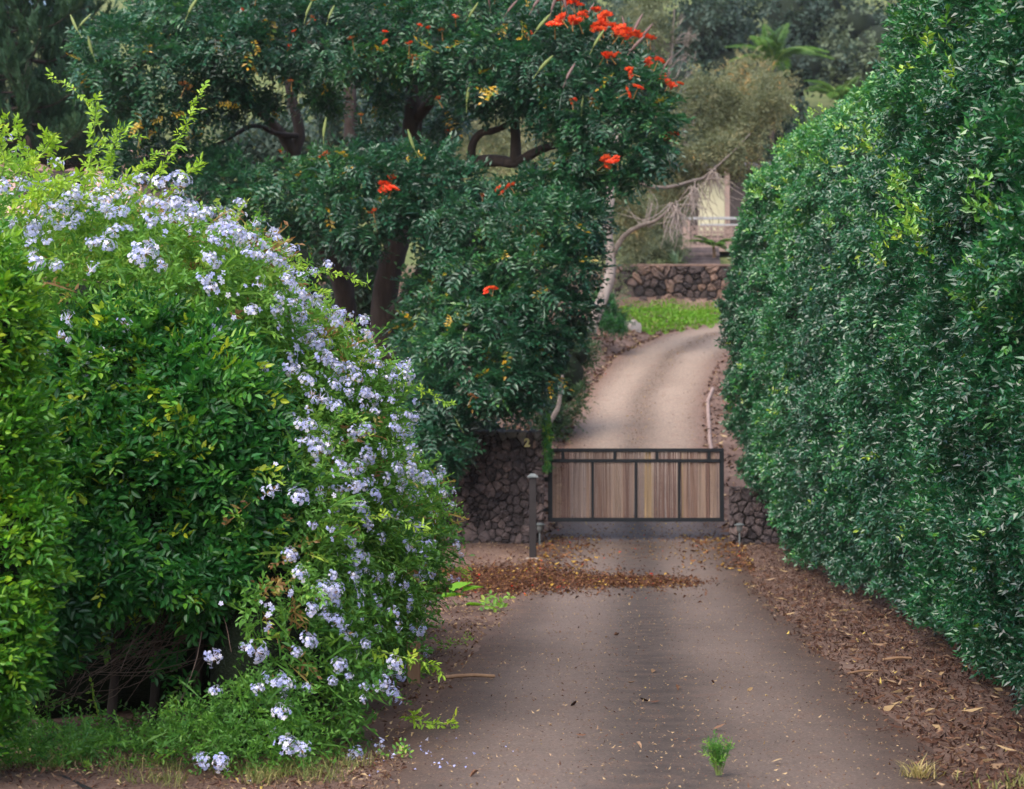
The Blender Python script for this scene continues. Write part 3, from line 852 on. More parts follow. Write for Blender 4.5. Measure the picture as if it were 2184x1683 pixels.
# dark inner sheet standing in for the hedge's inner shade, and real stems
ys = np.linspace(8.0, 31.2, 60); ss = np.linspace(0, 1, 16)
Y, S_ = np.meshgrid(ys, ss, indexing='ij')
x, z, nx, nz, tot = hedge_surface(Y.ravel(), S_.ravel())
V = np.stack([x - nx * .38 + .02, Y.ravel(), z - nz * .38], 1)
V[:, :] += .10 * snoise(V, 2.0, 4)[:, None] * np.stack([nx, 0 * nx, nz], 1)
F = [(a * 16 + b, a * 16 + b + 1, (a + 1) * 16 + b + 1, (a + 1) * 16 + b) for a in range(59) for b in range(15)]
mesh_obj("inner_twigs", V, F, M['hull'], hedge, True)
for i in range(26):
    y = 9.5 + i * .78 + g.normal() * .15
    x = float(np.interp(y, _HY, _HXF)) + .75 + .1 * g.normal()
    z = float(ground_z(x, y))
    V, F = tube_arrays(smooth_path([(x, y, z - .05), (x + .05 * g.normal(), y, z + .5), (x + .1 + .05 * g.normal(), y + .1, z + 1.4)], 4), .03, .015, 6, .08, i)
    mesh_obj("stem", V, F, M['bark'], hedge, True)
# bright young shoots standing out of the face
pts = [(1990, 480), (1985, 440), (1960, 400), (2010, 500), (1880, 310), (1900, 290), (1840, 270), (1700, 330), (1640, 400), (1740, 270), (1610, 350), (1580, 410), (2060, 130), (2150, 470), (1800, 480), (1930, 550), (1760, 350), (1690, 440), (2120, 620), (1850, 380)]
Ps = []
for (px, py) in pts:
    for d in np.arange(10, 31.5, .1):
        w = at(px, py, d); s_ = np.linspace(0, 1, 60); x, z, nx, nz, tot = hedge_surface(np.full(60, w[1]), s_)
        j = int(np.argmin(np.abs(z - w[2]) + 2 * (nz > .99)))
        if w[0] > x[j] - .05 and w[2] < z.max():
            for q in range(9): Ps.append((w + g.normal(size=3) * .10, (nx[j], -.2, nz[j] + .3)))
            break
if Ps:
    P = np.array([p[0] for p in Ps]); N = np.array([p[1] for p in Ps])
    P[:, 0] -= .12; P[:, 1] -= .1
    o = scatter("young_shoot_leaves", hv4, P, mixdir(g, N, .7, .6, .4), np.tile((0, -.4, .9), (len(P), 1)) + g.normal(size=P.shape) * .3, np.full(len(P), 1.25), np.clip(.92 + .05 * g.normal(size=len(P)), 0, 1), M['hedge'], hedge, .05)
    o["label"] = "yellow green young shoots"

# ================================================================== shrubs on the left
g = np.random.default_rng(51)
PB = [((-2.8, 13.4, 1.25), (1.92, 2.3, 1.90)), ((-2.75, 16.4, 1.05), (1.75, 2.5, 1.65)), ((-2.1, 18.3, .65), (1.12, 1.7, 1.22)), ((-1.28, 16.2, 1.0), (.56, 1.25, .62)),
      ((-1.54, 11.5, .62), (.58, 1.0, 1.10)), ((-3.0, 12.0, 2.25), (1.65, 1.15, 1.08)), ((-1.62, 12.7, 1.35), (.78, 1.6, 1.15)), ((-1.45, 14.8, .95), (.60, 2.0, 1.15))]
PBLOW = [((-1.9, 10.75, .02), (.85, .32, .17)), ((-1.42, 10.6, .08), (.40, .33, .34)), ((-2.5, 10.4, .02), (.5, .3, .2))]
SB = [((-2.15, 11.15, 2.0), (.52, .5, .55)), ((-1.75, 11.1, 1.9), (.45, .5, .45)), ((-1.95, 10.95, 1.6), (.45, .42, .45)), ((-1.62, 11.0, 1.42), (.40, .42, .42)), ((-2.30, 10.9, 1.35), (.36, .40, .50)), ((-2.58, 10.85, .85), (.20, .36, .45)), ((-1.75, 11.2, 1.15), (.40, .35, .30)), ((-2.0, 11.0, 1.2), (.40, .34, .32)), ((-2.12, 10.75, 1.12), (.34, .28, .27)), ((-1.74, 10.82, 1.08), (.30, .28, .25)), ((-2.4, 10.7, 1.0), (.22, .28, .3))]
YB = [((-2.88, 9.75, 2.2), (.36, .4, .48)), ((-2.70, 9.75, 2.28), (.34, .4, .46)), ((-2.66, 9.7, 1.7), (.36, .4, .45)), ((-2.56, 9.72, 1.22), (.36, .38, .42)), ((-2.66, 9.7, .78), (.36, .4, .40)), ((-2.85, 9.8, .35), (.36, .4, .42))]

def in_hollow(P):
    return (P[:, 0] > -2.75) & (P[:, 0] < -1.60) & (P[:, 1] < 12.6) & (P[:, 2] < .92 + .1 * np.sin(P[:, 0] * 9)) & (P[:, 2] > .10)
def in_dark(P):                                                     # where the mock orange shows through
    P = P + np.stack([.22 * snoise(P, 4.0, 71), 0 * P[:, 0], .25 * snoise(P, 4.0, 72)], 1)
    return (P[:, 0] > -2.6) & (P[:, 0] < -1.38) & (P[:, 1] < 12.0) & (P[:, 2] < 2.15) & (P[:, 2] > .2)

plum = thing("plumbago_bush", "sprawling light green shrub covered in pale blue flower clusters", "flowering shrub", (-2.2, 14.5, 0))
pv = [sprig(g, 11, .20, .046, .019, leaf2, 60, .6, .35, .3, .0022) for _ in range(8)]
P, N = blob_surface(g, PB, 370, .28, .15, 1.9, .05, 7)
k = ~in_hollow(P) & ~in_dark(P)
P, N = P[k], N[k]
_, _, dist = to_px(P)
k = g.uniform(size=len(P)) < np.clip(1.25 - (dist - 10) * .055, .5, 1)
P, N, dist = P[k], N[k], dist[k]
D = mixdir(g, N, .6, .25, .7)
U = N * .4 + np.array((0, -.2, 1.0)) + g.normal(size=N.shape) * .5
T = .36 + .18 * snoise(P, 1.5, 12) + .15 * g.normal(size=len(P)) + .26 * np.clip(N[:, 2], -.3, 1)  # leaves facing up tinted paler, light from above put into the colour
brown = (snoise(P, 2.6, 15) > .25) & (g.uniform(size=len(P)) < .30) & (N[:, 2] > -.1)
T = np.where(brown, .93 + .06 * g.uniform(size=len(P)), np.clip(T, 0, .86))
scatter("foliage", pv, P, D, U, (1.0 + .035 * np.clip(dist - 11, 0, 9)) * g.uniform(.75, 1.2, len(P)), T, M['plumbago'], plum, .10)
P, N = blob_surface(g, PBLOW, 420, .08, .10, 3, .2, 8)
scatter("foliage", pv, P, mixdir(g, N, .7, .15, .8), N * .3 + np.array((0, -.2, 1.0)) + g.normal(size=N.shape) * .5, g.uniform(.55, .9, len(P)), np.clip(.30 + .14 * g.normal(size=len(P)), 0, .8), M['plumbago'], plum, .10)
HB = [((-2.8, 13.6, 1.2), (1.55, 1.35, 1.55)), ((-2.7, 16.4, 1.0), (1.45, 2.2, 1.4)), ((-2.0, 18.4, .55), (.85, 1.3, .95)), ((-3.0, 12.3, 2.15), (1.3, .75, .6)), ((-1.6, 13.6, 1.0), (.50, .9, .75)), ((-1.42, 11.6, .5), (.30, .7, .75)), ((-1.35, 15, .8), (.42, 1.6, .85))]
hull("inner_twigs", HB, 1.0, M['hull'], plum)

# arching stems with leaves that stand out of the outline
def leafy_stem(parent, pts, r, leaves, size, mat_leaf, mat_stem, tint, seed, name="shoot"):
    gg = np.random.default_rng(seed)
    path = smooth_path(pts, 7)
    V, F = tube_arrays(path, r, r * .35, 4)
    o = mesh_obj(name, V, F, mat_stem, parent, True)
    n = leaves
    i = np.linspace(2, len(path) - 1, n)
    P = np.stack([np.interp(i, np.arange(len(path)), path[:, k]) for k in range(3)], 1)
    T_ = np.gradient(path, axis=0); tn = np.stack([np.interp(i, np.arange(len(path)), T_[:, k]) for k in range(3)], 1)
    tn /= np.linalg.norm(tn, axis=1)[:, None]
    D = tn * .6 + gg.normal(size=P.shape) * .6
    U = np.tile((0, -.4, .9), (n, 1)) + gg.normal(size=P.shape) * .3
    one = [sprig(gg, 4, .035, size, size * .42, leaf4, 50, .4, .2, .3) for _ in range(3)]
    lo = scatter("leaf_spray", one, P, D, U, gg.uniform(.75, 1.2, n), np.clip(tint + .15 * gg.normal(size=n), 0, 1), mat_leaf, None, .12)
    lo.parent = o
    return o
shoots = [
    ([(30, 420, 11.2), (60, 350, 11.2), (40, 290, 11.15), (38, 262, 11.1)], 26), ([(-10, 400, 11.0), (10, 350, 11), (0, 300, 11), (15, 250, 10.9)], 24),
    ([(120, 430, 11.4), (140, 380, 11.4), (110, 330, 11.3), (120, 312, 11.3)], 24), ([(170, 440, 11.6), (190, 360, 11.6), (200, 290, 11.5), (205, 212, 11.5)], 34),
    ([(210, 440, 11.8), (230, 380, 11.7), (235, 330, 11.7), (262, 275, 11.6)], 30), ([(300, 420, 12), (350, 350, 12), (390, 280, 12), (430, 190, 12)], 34),
    ([(330, 440, 12), (370, 400, 12), (400, 370, 12), (428, 352, 12)], 20), ([(60, 460, 11), (100, 400, 11), (160, 380, 11), (220, 360, 11)], 30),
    ([(0, 470, 10.9), (50, 430, 10.9), (90, 400, 10.8), (130, 390, 10.8)], 30), ([(150, 460, 11.3), (190, 420, 11.3), (250, 395, 11.3), (280, 380, 11.3)], 26),
    ([(20, 380, 11.2), (70, 345, 11.2), (110, 300, 11.2), (95, 285, 11.2)], 22), ([(540, 560, 14.5), (600, 560, 14.5), (660, 575, 14.5), (720, 585, 14.5), (785, 605, 14.5)], 34),
    ([(820, 830, 16), (870, 822, 16), (910, 838, 16), (962, 862, 16)], 22), ([(480, 500, 13.5), (520, 500, 13.5), (560, 510, 13.5), (640, 545, 13.5)], 24),
    ([(860, 1530, 12), (880, 1530, 11.9), (920, 1545, 11.9), (975, 1542, 11.9)], 18), ([(770, 1380, 11.3), (850, 1400, 11.3), (900, 1410, 11.4), (940, 1430, 11.4)], 20),
    ([(900, 1190, 17), (940, 1200, 17), (975, 1215, 17), (1000, 1232, 17)], 16), ([(690, 700, 15), (740, 720, 15), (770, 730, 15), (790, 760, 15)], 12),
    ([(250, 470, 11.8), (290, 400, 11.8), (300, 360, 11.8), (330, 330, 11.8)], 22), ([(80, 480, 11), (70, 420, 11), (85, 380, 11), (60, 330, 11)], 26),
]
for i, (pp, n) in enumerate(shoots):
    leafy_stem(plum, [at(*p) for p in pp], .004, int(n * 1.2), .046, M['shoot'], M['greenstem'], .45, 300 + i)

for i in range(70):                                                  # loose sprays all over the outline
    P0, N0 = blob_surface(g, [PB[int(g.choice(8, p=[.20, .15, .10, .10, .13, .12, .10, .10]))]], 6, .0, .0, 2, .0, 7)
    ok_ = [j for j in range(len(P0)) if not in_hollow(P0[j:j + 1])[0] and not in_dark(P0[j:j + 1])[0] and all((((P0[j] - np.array(c)) / np.array(r)) ** 2).sum() > .9 for c, r in PB)]
    if not ok_: continue
    j = int(g.choice(ok_)); p, n = P0[j], N0[j]
    if to_px(p)[0][0] < 160 or to_px(p + n * .5)[0][0] > (850 if p[2] < 1.0 else 930): continue
    L = g.uniform(.25, .60); sd_ = g.normal(size=3) * .35
    leafy_stem(plum, [p - n * .08, p + (n * .5 + (0, 0, .35) + sd_ * .4) * L * .5, p + (n * .75 + (0, 0, .25) + sd_) * L * .85, p + (n * .9 + (0, 0, -.05) + sd_ * 1.5) * L * 1.1], .003, int(L * 46), .040, M['shoot'] if n[2] > .3 and g.uniform() < .6 else M['plumbago'], M['greenstem'], .45, 500 + i)
# flower clusters of the plumbago: shared meshes, one object per cluster
def floret(g, r):
    V = [(0, 0, 0)]; F = []
    a0 = g.uniform(0, 6.28)
    for k in range(5):
        a = a0 + k * 1.2566
        c, s = math.cos(a), math.sin(a); dx, dy = -s, c
        w = r * .34
        b = len(V)
        V += [(c * r * .62 + dx * w, s * r * .62 + dy * w, .10 * r), (c * r, s * r, -.05 * r), (c * r * .62 - dx * w, s * r * .62 - dy * w, .10 * r)]
        F += [(0, b + 1, b), (0, b + 2, b + 1)]
    return np.array(V), np.array(F)
def cluster_mesh(g, R, n, name):
    V = []; F = []; T = []; c = 0
    sq = np.array((g.uniform(.8, 1.35), g.uniform(.8, 1.2), g.uniform(.6, 1.1)))
    for i in range(n):
        u = unit(g, 1)[0]; u[2] = abs(u[2]) * .9 + .1 * g.normal(); u /= np.linalg.norm(u)
        fv, ff = floret(g, R * .27 * g.uniform(.75, 1.2))
        x = np.cross(u, (.3, .2, 1)); x /= np.linalg.norm(x); y = np.cross(u, x)
        ctr = u * R * g.uniform(.6, 1.15) * sq + (g.normal(size=3) * R * .10)
        V.append(fv[:, :1] * x + fv[:, 1:2] * y + fv[:, 2:] * u + ctr); F.append(ff + c); c += len(fv)
        T += list(np.clip(.48 + .22 * g.normal() + g.uniform(-.08, .08, len(ff)), 0, .89))
        # tube behind the floret
        tv = np.array([ctr, u * R * .15 + x * .0025, u * R * .15 - x * .0025]); V.append(tv); F.append(np.array([(0, 1, 2)]) + c); c += 3; T.append(.6)
    for i in range(7):                                               # brownish calyxes
        u = unit(g, 1)[0]; u[2] = abs(u[2]); 
        x = np.cross(u, (.3, .2, 1)); x /= np.linalg.norm(x)
        tv = np.array([u * R * .75, u * R * .2 + x * R * .07, u * R * .2 - x * R * .07]); V.append(tv); F.append(np.array([(0, 1, 2)]) + c); c += 3; T.append(.94 + .06 * g.uniform())
    me = bpy.data.meshes.new(name)
    fill_mesh(me, np.concatenate(V), np.concatenate(F), False, np.array(T)); me.materials.append(M['petal'])
    return me
CL = [cluster_mesh(g, .058, n, "flower_cluster") for n in (30, 36, 24, 32, 20, 27, 22, 34)]
spots = [(222, 395, 1.5), (205, 400, 1), (275, 388, 1.2), (300, 385, 1), (350, 392, 1.4), (385, 385, 1.3), (380, 435, 1), (85, 432, 1.2), (55, 432, 1.1), (10, 430, 1), (125, 410, 1.1), (150, 455, 1), (130, 470, 1.2),
         (482, 465, 1.4), (487, 490, 1.1), (70, 515, 1.2), (75, 595, 1.2), (120, 600, .9), (125, 500, 1), (285, 585, 1.5), (268, 600, 1.2), (215, 565, 1.2), (235, 530, 1), (320, 500, 1.2), (345, 495, 1), (375, 500, 1), (300, 520, 1),
         (400, 520, 1.1), (430, 545, 1.1), (455, 560, 1), (500, 540, 1.2), (470, 600, 1), (520, 560, 1), (540, 600, 1), (385, 640, 1.1), (395, 655, 1), (480, 685, 1), (570, 660, .9), (620, 535, 1.1), (580, 550, 1),
         (640, 630, 1.4), (655, 645, 1.3), (625, 610, 1.1), (600, 600, 1), (710, 675, 1.6), (690, 690, 1.2), (735, 735, 1.2), (775, 755, 1.4), (790, 800, 1.5), (770, 830, 1.4), (815, 830, 1.5), (835, 845, 1.2), (800, 870, 1.2), (865, 792, 1), (835, 785, 1), (955, 848, .9),
         (660, 760, 1), (700, 800, 1), (650, 800, 1), (590, 830, 1.2), (610, 855, 1), (537, 858, 1), (675, 890, 1), (245, 810, 1.1), (262, 940, .9), (355, 915, 1), (352, 940, 1),
         (605, 990, 1.4), (572, 1012, 1.2), (590, 1000, 1), (710, 1040, 1), (720, 1085, 1.2), (735, 1110, 1), (572, 1120, 1.3), (720, 1200, 1.3), (715, 1165, 1), (575, 1245, 1.1), (620, 1272, 1.1), (650, 1270, 1.2), (660, 1330, 1), (600, 1310, .9), (605, 1365, 1), (530, 1385, 1.2), (462, 1395, 1.2),
         (720, 1405, 1.3), (750, 1390, 1), (690, 1440, 1), (720, 1465, 1.2), (760, 1490, 1.1), (650, 1410, 1), (575, 1480, 1.3), (595, 1490, 1), (580, 1545, 1.1), (590, 1595, 1.5), (610, 1600, 1), (445, 1620, 1.1), (478, 1622, 1.2), (270, 1655, .9), (520, 1660, 1.1), (545, 1500, .8), (470, 1500, .8),
         (860, 1030, 1.2), (905, 1015, 1), (870, 1060, 1), (880, 1040, 1), (920, 1100, 1), (945, 1100, 1.1), (960, 1150, 1.3), (955, 1170, 1.2), (870, 1160, 1.1), (845, 1130, 1), (780, 1060, 1), (800, 1010, 1), (760, 980, 1.1), (800, 950, 1), (840, 960, 1.1), (860, 930, 1), (790, 920, 1), (745, 930, .9), (830, 900, 1), (905, 1250, 1.1), (930, 1255, 1.1), (890, 1345, 1.3), (890, 1360, 1.1), (850, 1320, 1), (960, 1333, 1), (850, 1370, 1), (850, 1440, 1), (810, 1385, 1), (780, 1360, 1), (850, 1260, .9), (740, 860, 1), (700, 940, .9), (780, 1250, .9), (800, 1300, .9)]
for _ in range(75):                                                  # thickly along the sunny ridge
    t = g.uniform(-.25, 1); spots.append((150 + 560 * t + 45 * g.normal(), 470 + 165 * t * t + 60 * max(t, 0) + 52 * g.normal(), g.uniform(.6, 1.0)))
for _ in range(66):
    t = g.uniform(); spots.append((700 + 210 * t - 25 * abs(g.normal()) * 1.6, 700 + 400 * t + 30 * g.normal(), g.uniform(.6, 1.0)))
for _ in range(20):
    spots.append((g.uniform(560, 800), g.uniform(1000, 1500), g.uniform(.5, .8)))
ALLB = PB + PBLOW
for i, (px, py, s) in enumerate(spots):
    h = hit_blobs(px, py, ALLB)
    if h is None:
        q_ = np.array([min(((at(px, py, d_) - np.array(c)) / np.array(r)) @ ((at(px, py, d_) - np.array(c)) / np.array(r)) for c, r in ALLB) for d_ in np.arange(10.2, 20, .4)])
        if q_.min() > 1.45: continue
        p = at(px, py, 10.2 + .4 * int(q_.argmin())); n = np.array((0.3, -.5, .7))
    else:
        t, p, n = h; p = p + n * (.17 + .28 * snoise(p[None], 1.9, 7)[0])
    o = bpy.data.objects.new("flower_cluster", CL[i % len(CL)])
    d = Vector(n * .7 + np.array((0, -.35, .45)) + g.normal(size=3) * .25).normalized()
    o.rotation_mode = 'QUATERNION'
    q = d.to_track_quat('Z', 'Y')
    o.rotation_quaternion = q
    o.location = p - np.array(plum["_base"]); sc = s * .78 * g.uniform(.85, 1.1) * (1 + .03 * max(0, p[1] - 11)); o.scale = (sc, sc, sc * .95)
    COL.objects.link(o); o.parent = plum
# single florets and half spent clusters scattered over the top
P, N = blob_surface(g, PB, 380, .28, .0, 1.9, .1, 7)
x, y, d = to_px(P)
k = ((snoise(P, 7.0, 31) > .40 - .3 * np.clip(N[:, 2], -.2, .6)) & (N[:, 2] > -.3) & (g.uniform(size=len(P)) < .8)) & ~in_hollow(P) & ~in_dark(P)
P, N = P[k] + N[k] * .07, N[k]
fl = []
for _ in range(4):
    v, f = floret(g, .016); fl.append((v, f, np.full(len(f), 0.0)))
scatter("loose_florets", fl, P, np.cross(N, g.normal(size=N.shape)), N + g.normal(size=N.shape) * .4, g.uniform(.8, 1.3, len(P)), np.clip(.6 + .2 * g.normal(size=len(P)), 0, .89), M['petal'], plum, 0)

# the many smaller heads between the large ones
P, N = blob_surface(g, PB, 36, .28, .0, 1.9, .0, 7)
k = ~in_hollow(P) & ~in_dark(P) & (N[:, 2] > -.5) & (g.uniform(size=len(P)) < .40 + .5 * np.clip(N[:, 2], -.3, .6))
P, N = P[k] + N[k] * .13, N[k]
hv = []
for _ in range(5):
    me_ = cluster_mesh(g, .040, int(g.integers(9, 18)), "small_head")
    v_ = np.empty(len(me_.vertices) * 3, np.float32); me_.vertices.foreach_get("co", v_); f_ = np.empty(len(me_.loops), np.int32); me_.loops.foreach_get("vertex_index", f_)
    t_ = np.empty(len(me_.polygons), np.float32); me_.attributes["tint"].data.foreach_get("value", t_)
    hv.append((v_.reshape(-1, 3)[:, [0, 1, 2]], f_.reshape(-1, 3), t_ - .5)); bpy.data.meshes.remove(me_)
scatter("small_flower_heads", hv, P, np.cross(N + (0, -.4, .3), g.normal(size=N.shape)), N + np.array((0, -.4, .3)), g.uniform(.7, 1.25, len(P)), np.full(len(P), .5), M['petal'], plum, .5)

shrub = thing("mock_orange_shrub", "dark green shrub with oval leaves above a hollow of bare twigs", "shrub", (-2.0, 11.2, 0))
sv = [sprig(g, 9, .12, .060, .027, leaf4, 52, .35, .25, .3) for _ in range(6)]
P, N = blob_surface(g, SB, 560, .16, .12, 2.6, .2, 9)
P2, N2 = blob_surface(g, [((-1.92, 10.95, 1.3), (.50, .25, .38)), ((-2.3, 10.9, 1.15), (.3, .25, .35)), ((-1.7, 11.0, 1.0), (.22, .2, .28))], 420, .10, .08, 2.6, .1, 9)
P3, N3 = blob_surface(g, [((-1.95, 11.5, .75), (.55, .3, .45))], 110, .10, .2, 2.6, .1, 9)
P = np.concatenate([P, P2, P3]); N = np.concatenate([N, N2, N3])
D = mixdir(g, N, .8, -.05, .55); U = N * .4 + np.array((0, -.4, .9)) + g.normal(size=N.shape) * .4
T = .42 + .26 * snoise(P, 2.6, 17) + .17 * g.normal(size=len(P))
T = np.where(g.uniform(size=len(P)) < .03, .93, np.clip(T, 0, .85))
scatter("foliage", sv, P, D, U, g.uniform(.8, 1.25, len(P)), T, M['shrub'], shrub, .12)
hull("inner_twigs", [((-2.05, 11.35, 1.85), (.45, .38, .5)), ((-1.75, 11.3, 1.5), (.28, .28, .28)), ((-2.36, 11.1, 1.35), (.16, .2, .3))], 1.0, M['hull'], shrub, .05)
# dead twigs arching through the hollow
tw = []
for i in range(40):
    a = np.array((g.uniform(-2.35, -1.7), g.uniform(11.2, 12.2), g.uniform(.95, 1.35)))
    e = a + np.array((g.normal() * .35 - .25, -g.uniform(.15, .9), -g.uniform(.25, .85)))
    m_ = (a + e) / 2 + np.array((g.normal() * .10, -.1, g.normal() * .12 - .10))
    tw.append(tube_arrays(smooth_path([a, m_, e], 4), .0045 * g.uniform(.6, 1.3), .0016, 3))
for i in range(40):                                                  # the pale fan of twigs in the photo
    t = g.uniform()
    a = at(400 + 40 * g.normal(), 1290 + 60 * g.normal(), 11.3); e = at(170 + 60 * g.normal(), 1440 + 45 * g.normal(), 10.9 + .2 * g.normal())
    m_ = (a + e) / 2 + np.array((.04 * g.normal(), 0, -.05 + .07 * g.normal()))
    tw.append(tube_arrays(smooth_path([a, m_, e], 5), .004 * g.uniform(.6, 1.3), .0015, 3))
V, F = join(tw)
stuff(mesh_obj("bare_twigs", V, F, M['deadtwig'], shrub, True), "dry brown leafless twigs")
for (x, y) in ((-2.1, 11.6), (-1.9, 11.9), (-2.3, 11.4)):
    V, F = tube_arrays(smooth_path([(x, y, -.05), (x + .05, y - .05, .6), (x - .03, y - .1, 1.4)], 4), .03, .018, 7, .1, int(x * 10 + 50))
    mesh_obj("stem", V, F, M['bark'], shrub, True)

yel = thing("yellow_green_shrub", "yellow green shrub at the left edge, nearest the camera", "shrub", (-2.6, 9.8, 0))
P, N = blob_surface(g, YB, 580, .12, .10, 3, .15, 10)
D = mixdir(g, N, .8, .25, .5); U = N * .4 + np.array((0, -.4, .9)) + g.normal(size=N.shape) * .4
T = .42 + .16 * snoise(P, 2.4, 19) + .14 * g.normal(size=len(P)) + .16 * np.clip((P[:, 2] - 1.1), -1.2, 1)  # tint darkens towards the foot, painting in the shade there
scatter("foliage", sv, P, D, U, .85 * g.uniform(.8, 1.2, len(P)), np.clip(T, 0, 1), M['yellow'], yel, .14)
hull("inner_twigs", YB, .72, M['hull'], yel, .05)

print("TRIS so far", sum(TRIS.values()))

# ================================================================== tulip tree
g = np.random.default_rng(61)
tul = thing("tulip_tree", "spreading tree with glossy pinnate leaves and orange red flowers", "tree", at(800, 940, 33.5))
def limb(pts, r0, r1, name="limb", mat='bark', parent=None, wob=.05, sides=9, seed=1):
    P = smooth_path([at(*p) for p in pts], 6)
    V, F = tube_arrays(P, r0, r1, sides, wob, seed)
    return mesh_obj(name, V, F, M[mat], parent, True)
limb([(835, 1010, 33.5), (822, 900, 33.5), (812, 760, 33.5), (822, 620, 33.4), (850, 500, 33.3), (868, 400, 33.2), (880, 260, 33), (886, 150, 33), (905, 20, 33)], .26, .12, "trunk", parent=tul, seed=2)
limb([(760, 1010, 34.2), (748, 880, 34.2), (742, 720, 34.2), (732, 610, 34.0), (695, 530, 33.8), (640, 480, 33.5), (560, 430, 33), (470, 395, 32.5)], .24, .07, "trunk", parent=tul, seed=3)
limb([(742, 700, 34.2), (735, 560, 34.3), (740, 430, 34.4), (748, 300, 34.5), (745, 180, 34.5), (730, 60, 34.5)], .17, .10, parent=tul, seed=4)
limb([(735, 600, 34), (690, 470, 34), (650, 380, 34), (628, 330, 33.8), (638, 280, 33.8), (620, 200, 33.8), (600, 90, 33.8)], .15, .07, parent=tul, seed=5)
limb([(630, 335, 33.8), (600, 285, 33.6), (572, 255, 33.5), (514, 205, 33.2), (440, 150, 33)], .10, .04, parent=tul, seed=6)
limb([(640, 290, 33.8), (590, 285, 33.3), (540, 268, 33), (480, 300, 32.6), (430, 320, 32.3)], .055, .02, parent=tul, seed=7)
limb([(620, 400, 33.8), (560, 360, 33.4), (520, 350, 33), (470, 375, 32.6)], .06, .03, parent=tul, seed=8)
limb([(860, 470, 33.2), (930, 400, 32.6), (1010, 350, 32.2), (1060, 342, 32), (1100, 346, 31.8), (1140, 325, 31.6), (1180, 310, 31.4), (1250, 300, 31.2), (1330, 330, 31)], .13, .04, parent=tul, seed=9)
limb([(1100, 346, 31.8), (1100, 300, 31.8), (1098, 240, 31.8), (1110, 150, 31.8), (1160, 60, 31.8)], .10, .05, parent=tul, seed=10)
limb([(1005, 350, 32.2), (1008, 310, 32), (1025, 285, 31.9), (1055, 278, 31.8), (1090, 258, 31.7), (1120, 200, 31.7)], .075, .04, parent=tul, seed=11)
limb([(830, 680, 33.4), (860, 640, 32.8), (910, 560, 32), (960, 500, 31.5), (1080, 470, 31.2)], .12, .04, parent=tul, seed=12)
limb([(880, 260, 33), (960, 180, 32.4), (1060, 130, 32), (1200, 110, 31.5), (1330, 140, 31)], .09, .03, parent=tul, seed=13)
limb([(884, 180, 33), (800, 120, 32.4), (680, 100, 32), (520, 90, 31.5), (360, 110, 31), (240, 170, 30.6)], .10, .03, parent=tul, seed=14)
limb([(1140, 350, 31.6), (1150, 380, 31.4), (1170, 420, 31.2)], .05, .02, parent=tul, seed=15)
limb([(835, 760, 33.3), (900, 720, 32), (980, 740, 31), (1060, 800, 30.5)], .08, .03, parent=tul, seed=16)
for pp in ([(940, 450, 31.4), (985, 452, 31.2), (1005, 445, 31.1)], [(900, 900, 30.6), (930, 950, 30.4), (985, 985, 30.3)], [(1000, 500, 31), (1010, 560, 31), (985, 610, 31)]):
    limb(pp, .02, .006, "twig", 'twig', tul, .02, 5)
